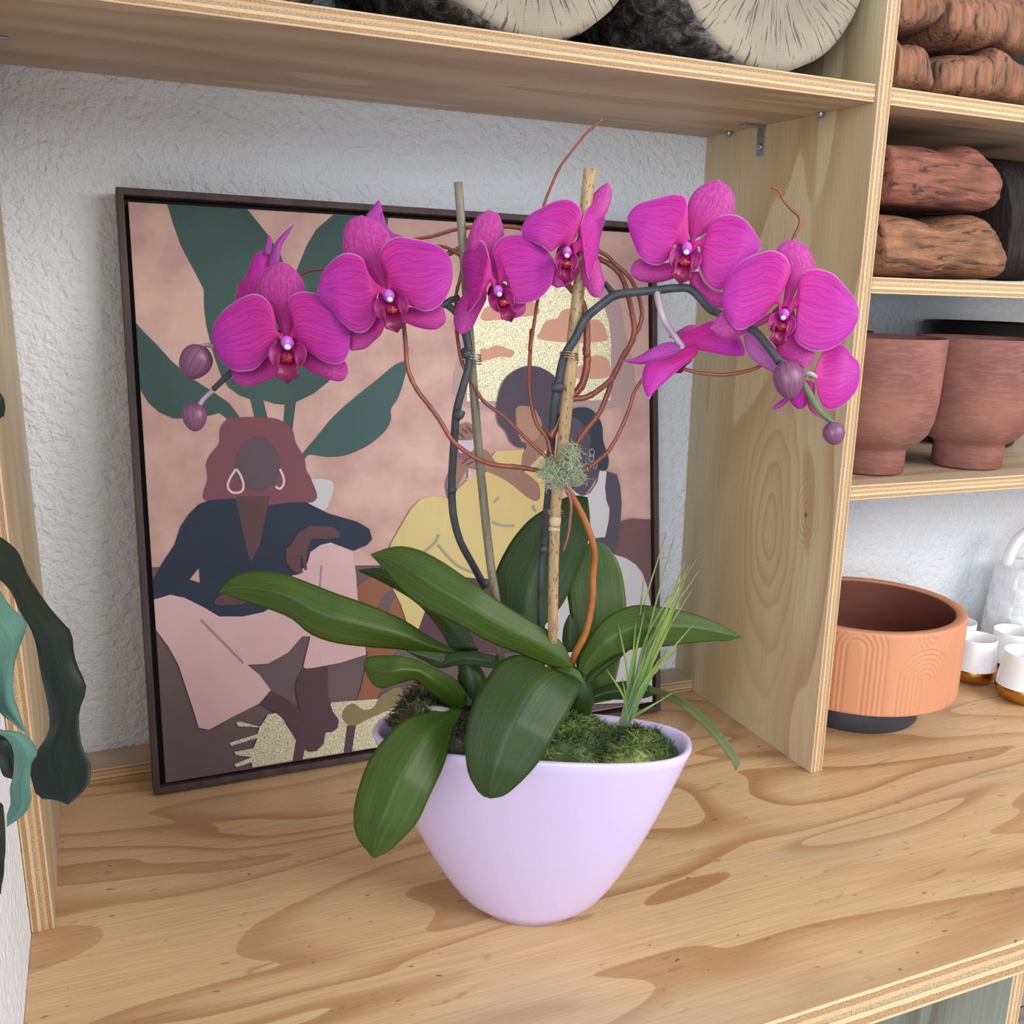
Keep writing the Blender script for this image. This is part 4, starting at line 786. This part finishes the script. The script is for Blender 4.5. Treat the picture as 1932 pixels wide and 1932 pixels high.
for i,(x,R_,y0,wh) in enumerate(lp):
    V=[];Fc=[];mi=[];n=72; zc_=H+TS+R_+.002
    prof=[(y0,.0),(y0,.35),(y0,.7),(y0,.93),(y0+.001,1.),(y0+.02,1.012),(y0+.1,1.0),(y0+.2,1.01),(-.012,1.),(-.010,.0)]
    for yy,rr in prof:
        for k in range(n):
            a=2*math.pi*k/n; q=1+.02*noise.noise(Vector((math.cos(a)*1.3+i*5,math.sin(a)*1.3,yy*2)))+(.012*noise.noise(Vector((math.cos(a)*8,math.sin(a)*8,yy*30+i))) if rr>=1 else 0)
            V.append((x+R_*rr*q*math.cos(a),yy,max(zc_+R_*rr*q*math.sin(a),H+TS+.0004)))
    for p in range(len(prof)-1):
        for k in range(n): Fc.append((p*n+k,p*n+(k+1)%n,(p+1)*n+(k+1)%n,(p+1)*n+k)); mi.append(0 if p<4 else 1)
    o=finish('cut_log',V,Fc,[M['endg'],M['bark']],mi,origin=(x,y0,H+TS),smooth=True)
    tag(o,('weathered cut log end, '+wh),'log','cut logs on the upper shelf')
# ============================================================ REDWOOD BLOCKS AND ADDED SHADE FILLERS IN THE RIGHT BAYS
def redwood(name,a,b,c,ax):
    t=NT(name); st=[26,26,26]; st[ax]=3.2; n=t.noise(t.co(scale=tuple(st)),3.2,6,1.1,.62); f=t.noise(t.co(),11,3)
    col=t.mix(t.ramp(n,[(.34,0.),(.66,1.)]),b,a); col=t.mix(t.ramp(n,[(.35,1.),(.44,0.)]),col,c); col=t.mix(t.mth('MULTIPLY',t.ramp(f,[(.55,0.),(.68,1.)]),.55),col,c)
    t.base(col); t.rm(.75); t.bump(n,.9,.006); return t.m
M['rwx']=redwood('aged_redwood_lying',S(172,118,82),S(120,78,54),S(54,36,30),0); M['rwz']=redwood('aged_redwood_upright',S(170,114,80),S(118,78,56),S(56,38,32),2)
M['rwd']=redwood('dark_trunk_and_shade',S(40,26,24),S(26,18,17),S(10,8,8),2); M['rwr']=redwood('aged_redwood_reddish',S(168,104,82),S(118,68,54),S(52,32,30),0)  # near-black one serves the dark log and the added shade fillers
def block(top,bot,Y,D,zfloor,m,label,cat='wood block',group=None,ax_=0,name='driftwood_block'):
    nu,nv=110,96; ax_=m in (M['rwz'],M['rwd']); a=crom(top,nu); b=crom(bot,nu); V=[];Fc=[]
    for i in range(nu):
        P=atY(a[i][0],a[i][1],Y); Qp=atY(b[i][0],b[i][1],Y); e=min(1,min(i,nu-1-i)/11+.03)**.5
        for k in range(nv):
            t=2*math.pi*k/nv; ct,st=math.cos(t),math.sin(t); sx=math.copysign(abs(ct)**.55,ct); sy=math.copysign(abs(st)**.6,st)
            z=(P[2]+Qp[2])/2+(P[2]-Qp[2])/2*sx*(.55+.45*e); x=(P[0]+Qp[0])/2+(P[0]-Qp[0])/2*sx
            y=Y+D/2-D/2*sy*e*(.86+.14*e)
            w_=noise.noise(Vector((x*22,y*22,z*22+Y)))*.007
            rg=noise.noise(Vector((x*150,y*20,z*24))) if ax_ else noise.noise(Vector((x*22,y*20,z*150)))
            w_+=.0035*(abs(rg)**.6)*(1 if sy>0 else 0); y+=w_
            V.append((max(x,.9135),min(y,-.012),min(max(z,zfloor),.797 if zfloor<.7 else 9)))
    for i in range(nu-1):
        for k in range(nv): Fc.append((i*nv+k,i*nv+(k+1)%nv,(i+1)*nv+(k+1)%nv,(i+1)*nv+k))
    Fc.append(tuple(range(nv-1,-1,-1))); Fc.append(tuple((nu-1)*nv+k for k in range(nv)))
    o=finish(name,V,Fc,m); return tag(o,label,cat,group)
k4=lambda *p:K(1600,0,3.22,p)
GB='reddish driftwood blocks in the right bays'
ZB=.6002+.0184; ZA=.7996+.0184
block(k4((150,1330),(240,1290),(330,1285),(440,1300),(520,1320),(620,1355),(700,1320),(790,1300),(870,1290),(920,1330),(990,1480),(1015,1600)),k4((150,1680),(240,1690),(400,1695),(600,1697),(800,1700),(960,1700),(1000,1670),(1015,1650)),-.315,.16,ZB,M['rwx'],'tan-brown driftwood block with pale knot, lower of two in middle right bay',group=GB)
block(k4((195,850),(240,830),(350,850),(450,855),(550,860),(640,890),(700,890),(760,865),(840,860),(880,900),(940,1010),(975,1110)),k4((195,1235),(300,1260),(430,1268),(600,1268),(780,1285),(900,1290),(950,1270),(978,1210)),-.315,.16,ZB+.086,M['rwr'],'reddish driftwood block stacked on the tan-brown one in middle right bay',group=GB)
block(k4((270,170),(330,190),(370,250),(430,235),(500,240),(525,280),(540,400)),k4((270,545),(330,545),(400,552),(460,557),(500,560),(530,562),(540,540)),-.325,.15,ZA,M['rwz'],'small upright driftwood block at the divider in the top right bay, lower left',group=GB)
block(k4((528,300),(600,330),(660,315),(730,295),(830,300),(900,300),(950,255),(1000,280),(1060,340),(1180,380),(1260,420)),k4((528,565),(600,580),(700,595),(800,605),(900,615),(1060,630),(1180,645),(1260,650)),-.318,.15,ZA,M['rwz'],'wide fluted driftwood block at the bottom of the top right bay',group=GB)
block(k4((270,-60),(400,-70),(520,-60),(610,-40)),k4((270,130),(350,165),(440,175),(540,165),(570,130),(610,60)),-.322,.14,ZA+.07,M['rwz'],'driftwood block cut by the photo top edge beside the divider, upper left of stack',group=GB)
block(k4((600,-60),(760,-70),(950,-60),(1250,-50)),k4((560,120),(620,210),(680,260),(800,265),(860,290),(960,270),(1020,310),(1250,330)),-.316,.15,ZA+.05,M['rwz'],'broad driftwood block on top of the fluted one in the top right bay',group=GB)
block(k4((350,180),(430,170),(500,175),(555,190)),k4((370,215),(430,225),(500,240),(550,240)),-.26,.10,ZA+.08,M['rwz'],'thin driftwood sliver wedged in the gap between the top right bay blocks',group=GB)
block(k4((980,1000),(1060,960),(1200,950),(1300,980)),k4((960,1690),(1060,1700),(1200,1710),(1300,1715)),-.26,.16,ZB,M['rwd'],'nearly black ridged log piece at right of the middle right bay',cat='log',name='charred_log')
block(k4((300,860),(600,820),(900,860),(1150,870),(1300,880)),k4((300,1540),(600,1540),(900,1550),(1150,1560),(1300,1565)),-.098,.08,ZB,M['rwd'],'added black shape standing in for shade behind the two stacked driftwood blocks',cat='wood block',name='shade_filler')  # added black mass, makes the back of the middle bay read as deep shade
block(k4((330,-40),(600,-60),(900,-60),(1300,-60)),k4((330,430),(600,440),(900,460),(1300,480)),-.098,.08,ZA,M['rwd'],'added black shape standing in for shade behind the top right bay driftwood',cat='wood block',name='shade_filler')  # same for the top bay: added mass whose black colour stands for shade
# ============================================================ RED-BROWN CUP POTS
def claymat(name,a,b,c):
    t=NT(name); n=t.noise(t.co(),14,4,.5); m_=t.noise(t.co(scale=(1,1,5)),60,3); col=t.mix(t.ramp(n,[(.38,0.),(.62,1.)]),a,b); col=t.mix(t.mth('MULTIPLY',t.ramp(m_,[(.45,0.),(.7,1.)]),.35),col,c); t.base(col); t.rm(.85); t.bump(m_,.3,.0012); return t.m
M['red']=claymat('red_stoneware',S(154,100,86),S(132,82,74),S(176,126,108))
ZC=.3579+.0184
prof=[(.0,.001),(.044,.001),(.0465,.003),(.0465,.030),(.048,.034),(.060,.040),(.071,.052),(.077,.070),(.080,.095),(.0825,.170),(.0822,.172),(.0795,.172),(.078,.168),(.076,.10),(.070,.060),(.05,.046),(0,.044)]
RP=[(1.003,-.268,'front-left red-brown footed pot standing next to the divider'),(1.172,-.272,'front-right red-brown footed pot cut by the photo edge'),(1.03,-.096,'red-brown footed pot behind the front-left one, only rim visible')]
rp0=lathe('footed_pot',prof,(RP[0][0],RP[0][1],ZC),M['red'],n=80)
for i,(x,y,l) in enumerate(RP):
    o=rp0 if i==0 else rp0.copy()
    if i: COL.objects.link(o)
    o.location=(x,y,ZC); tag(o,l,'pot','red-brown pots on the lower right shelf')
M['bpot']=simple('black_glaze',S(24,26,30),.4)
bo=lathe('black_pot',[(0,0),(.06,0),(.065,.003),(.085,.06),(.090,.186),(.0865,.187),(.08,.06),(0,.05)],(1.345,-.105,ZC),M['bpot'],n=64)
tag(bo,'black pot behind the red-brown pots on the lower right shelf','pot')
# ============================================================ TERRACOTTA BOWL
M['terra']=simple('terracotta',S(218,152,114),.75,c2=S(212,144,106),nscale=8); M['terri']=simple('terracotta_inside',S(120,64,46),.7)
M['char']=simple('charcoal_base',S(58,60,68),.6)
BC=(1.083,-.203,0); BR=.141; bz0,bz1=.045,.166
bw=thing('terracotta_bowl','terracotta bowl with carved arches on a charcoal foot right of divider','bowl',BC)
lathe('foot',[(0,.0),(.088,.0),(.0905,.003),(.092,.040),(.077,.047),(0,.049)],BC,M['char'],bw)
aR=math.atan2(-.9,-.43)     # angle on the bowl that faces the camera
def relief(th,z):
    d=0; s=((th-aR+math.pi)%(2*math.pi)-math.pi)*BR
    for cx,cz,rmax,kind,R0 in ((-.045,.142,.046,'up',.010),(.056,.100,.046,'up',.004),(.066,bz1-.001,.036,'down',.006),(-.13,.100,.046,'up',.004),(.155,.142,.04,'up',.012),(-.22,.142,.046,'up',.010),(.25,.1,.046,'up',.004)):
        dx=s-cx; dz=z-cz
        if kind=='up': r=math.hypot(dx,dz) if dz>0 else abs(dx)
        else: r=math.hypot(dx,dz) if dz<0 else 1
        if R0<r<rmax: return .0011*(math.cos((r-R0)*2*math.pi/.0068)-1)*.5*1.3
    return 0
NT_=520; V=[];Fc=[];mi=[]
pr=[(.0,.047,1),(.130,.047,1),(BR-.003,.0475,1),(BR-.0008,.049,1)]
zs=[.050+i*(bz1-.004-.050)/64 for i in range(65)]
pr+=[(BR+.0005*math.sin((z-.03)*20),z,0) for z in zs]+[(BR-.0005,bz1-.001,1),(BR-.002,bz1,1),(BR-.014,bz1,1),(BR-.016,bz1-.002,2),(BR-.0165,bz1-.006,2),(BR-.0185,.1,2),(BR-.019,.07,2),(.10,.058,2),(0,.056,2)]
for r,z,kd in pr:
    for k in range(NT_):
        a=2*math.pi*k/NT_; rr=r+(relief(a,z) if kd==0 else 0); V.append((BC[0]+rr*math.cos(a),BC[1]+rr*math.sin(a),z))
for i in range(len(pr)-1):
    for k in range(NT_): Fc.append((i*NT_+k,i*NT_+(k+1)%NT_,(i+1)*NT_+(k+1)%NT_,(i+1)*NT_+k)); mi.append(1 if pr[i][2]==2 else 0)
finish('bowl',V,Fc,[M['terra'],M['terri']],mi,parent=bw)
# ============================================================ WHITE AND GOLD CUPS, TEAPOT
M['porc']=simple('white_porcelain',(.88,.88,.9,1),.12,coat=.5); M['gold']=simple('gold_glaze',S(212,160,84),.22,1)
def cup(x,y,R,Hh,label,full=True):
    t=thing('candle_cup',label,'cup',(x,y,0),'white and gold cups beside the bowl')
    lathe('gold_base',[(0,.0004),(R*.62,.0004),(R*.82,Hh*.05),(R*.96,Hh*.16),(R,Hh*.28),(R*.985,Hh*.325)],(x,y,0),M['gold'],t,48)
    lathe('cup_body',[(R*.985,Hh*.325),(R*.96,Hh*.40),(R*.90,Hh*.60),(R*.865,Hh*.80),(R*.86,Hh*.97),(R*.845,Hh),(R*.81,Hh*.99),(R*.79,Hh*.9),(R*.80,Hh*.6),(R*.7,Hh*.35),(0,Hh*.3)],(x,y,0),M['porc'],t,48)
cup(1.345,-.176,.037,.074,'white and gold cup directly beside the bowl, nearest it in front row')
cup(1.362,-.266,.045,.078,'largest white and gold cup, front right at the photo edge')
cup(1.382,-.098,.035,.072,'white and gold cup mostly hidden behind the terracotta bowl rim')
cup(1.432,-.172,.039,.074,'white and gold cup at right, between front cup and teapot')
M['porct']=simple('white_textured_porcelain',(.84,.86,.89,1),.25,coat=.4,bump=.5,bscale=170,bdist=.002)
tx_,ty_=1.540,-.092
tp=thing('teapot','white embossed ceramic teapot with arched handle at the right edge','teapot',(tx_,ty_,0))
def fac(a,z,i):
    if z<.004 or z>.142: return 0
    b_=int(z/.024); return .0016*((int((a+b_*.4)*8/math.pi))%2)+.0006*noise.noise(Vector((math.cos(a)*18,math.sin(a)*18,z*260)))
lathe('body',[(0,.0004),(.058,.0004),*[(.066-.010*(z_/.142)**1.5-(.0012 if i_%6==0 else 0),.004+z_) for i_,z_ in enumerate([k_*.004 for k_ in range(36)])],(.054,.150),(.048,.155),(.040,.155),(.038,.150),(.036,.12),(.0,.115)],(tx_,ty_,0),M['porct'],tp,144,disp=fac)
hp=[(tx_+AX[0]*(.040*math.cos(a)),ty_+AX[1]*(.040*math.cos(a)),.150+.066*math.sin(a),.0105) for a in [math.pi*i/16 for i in range(17)]]
wtube('handle',[hp],M['porc'],tp,12)
wtube('spout',[[(tx_+.03,ty_-.04,.06,.014),(tx_+.05,ty_-.06,.09,.011),(tx_+.058,ty_-.068,.13,.008)]],M['porc'],tp,12)
for o in bpy.data.objects:
    if '_org' in o: del o['_org']
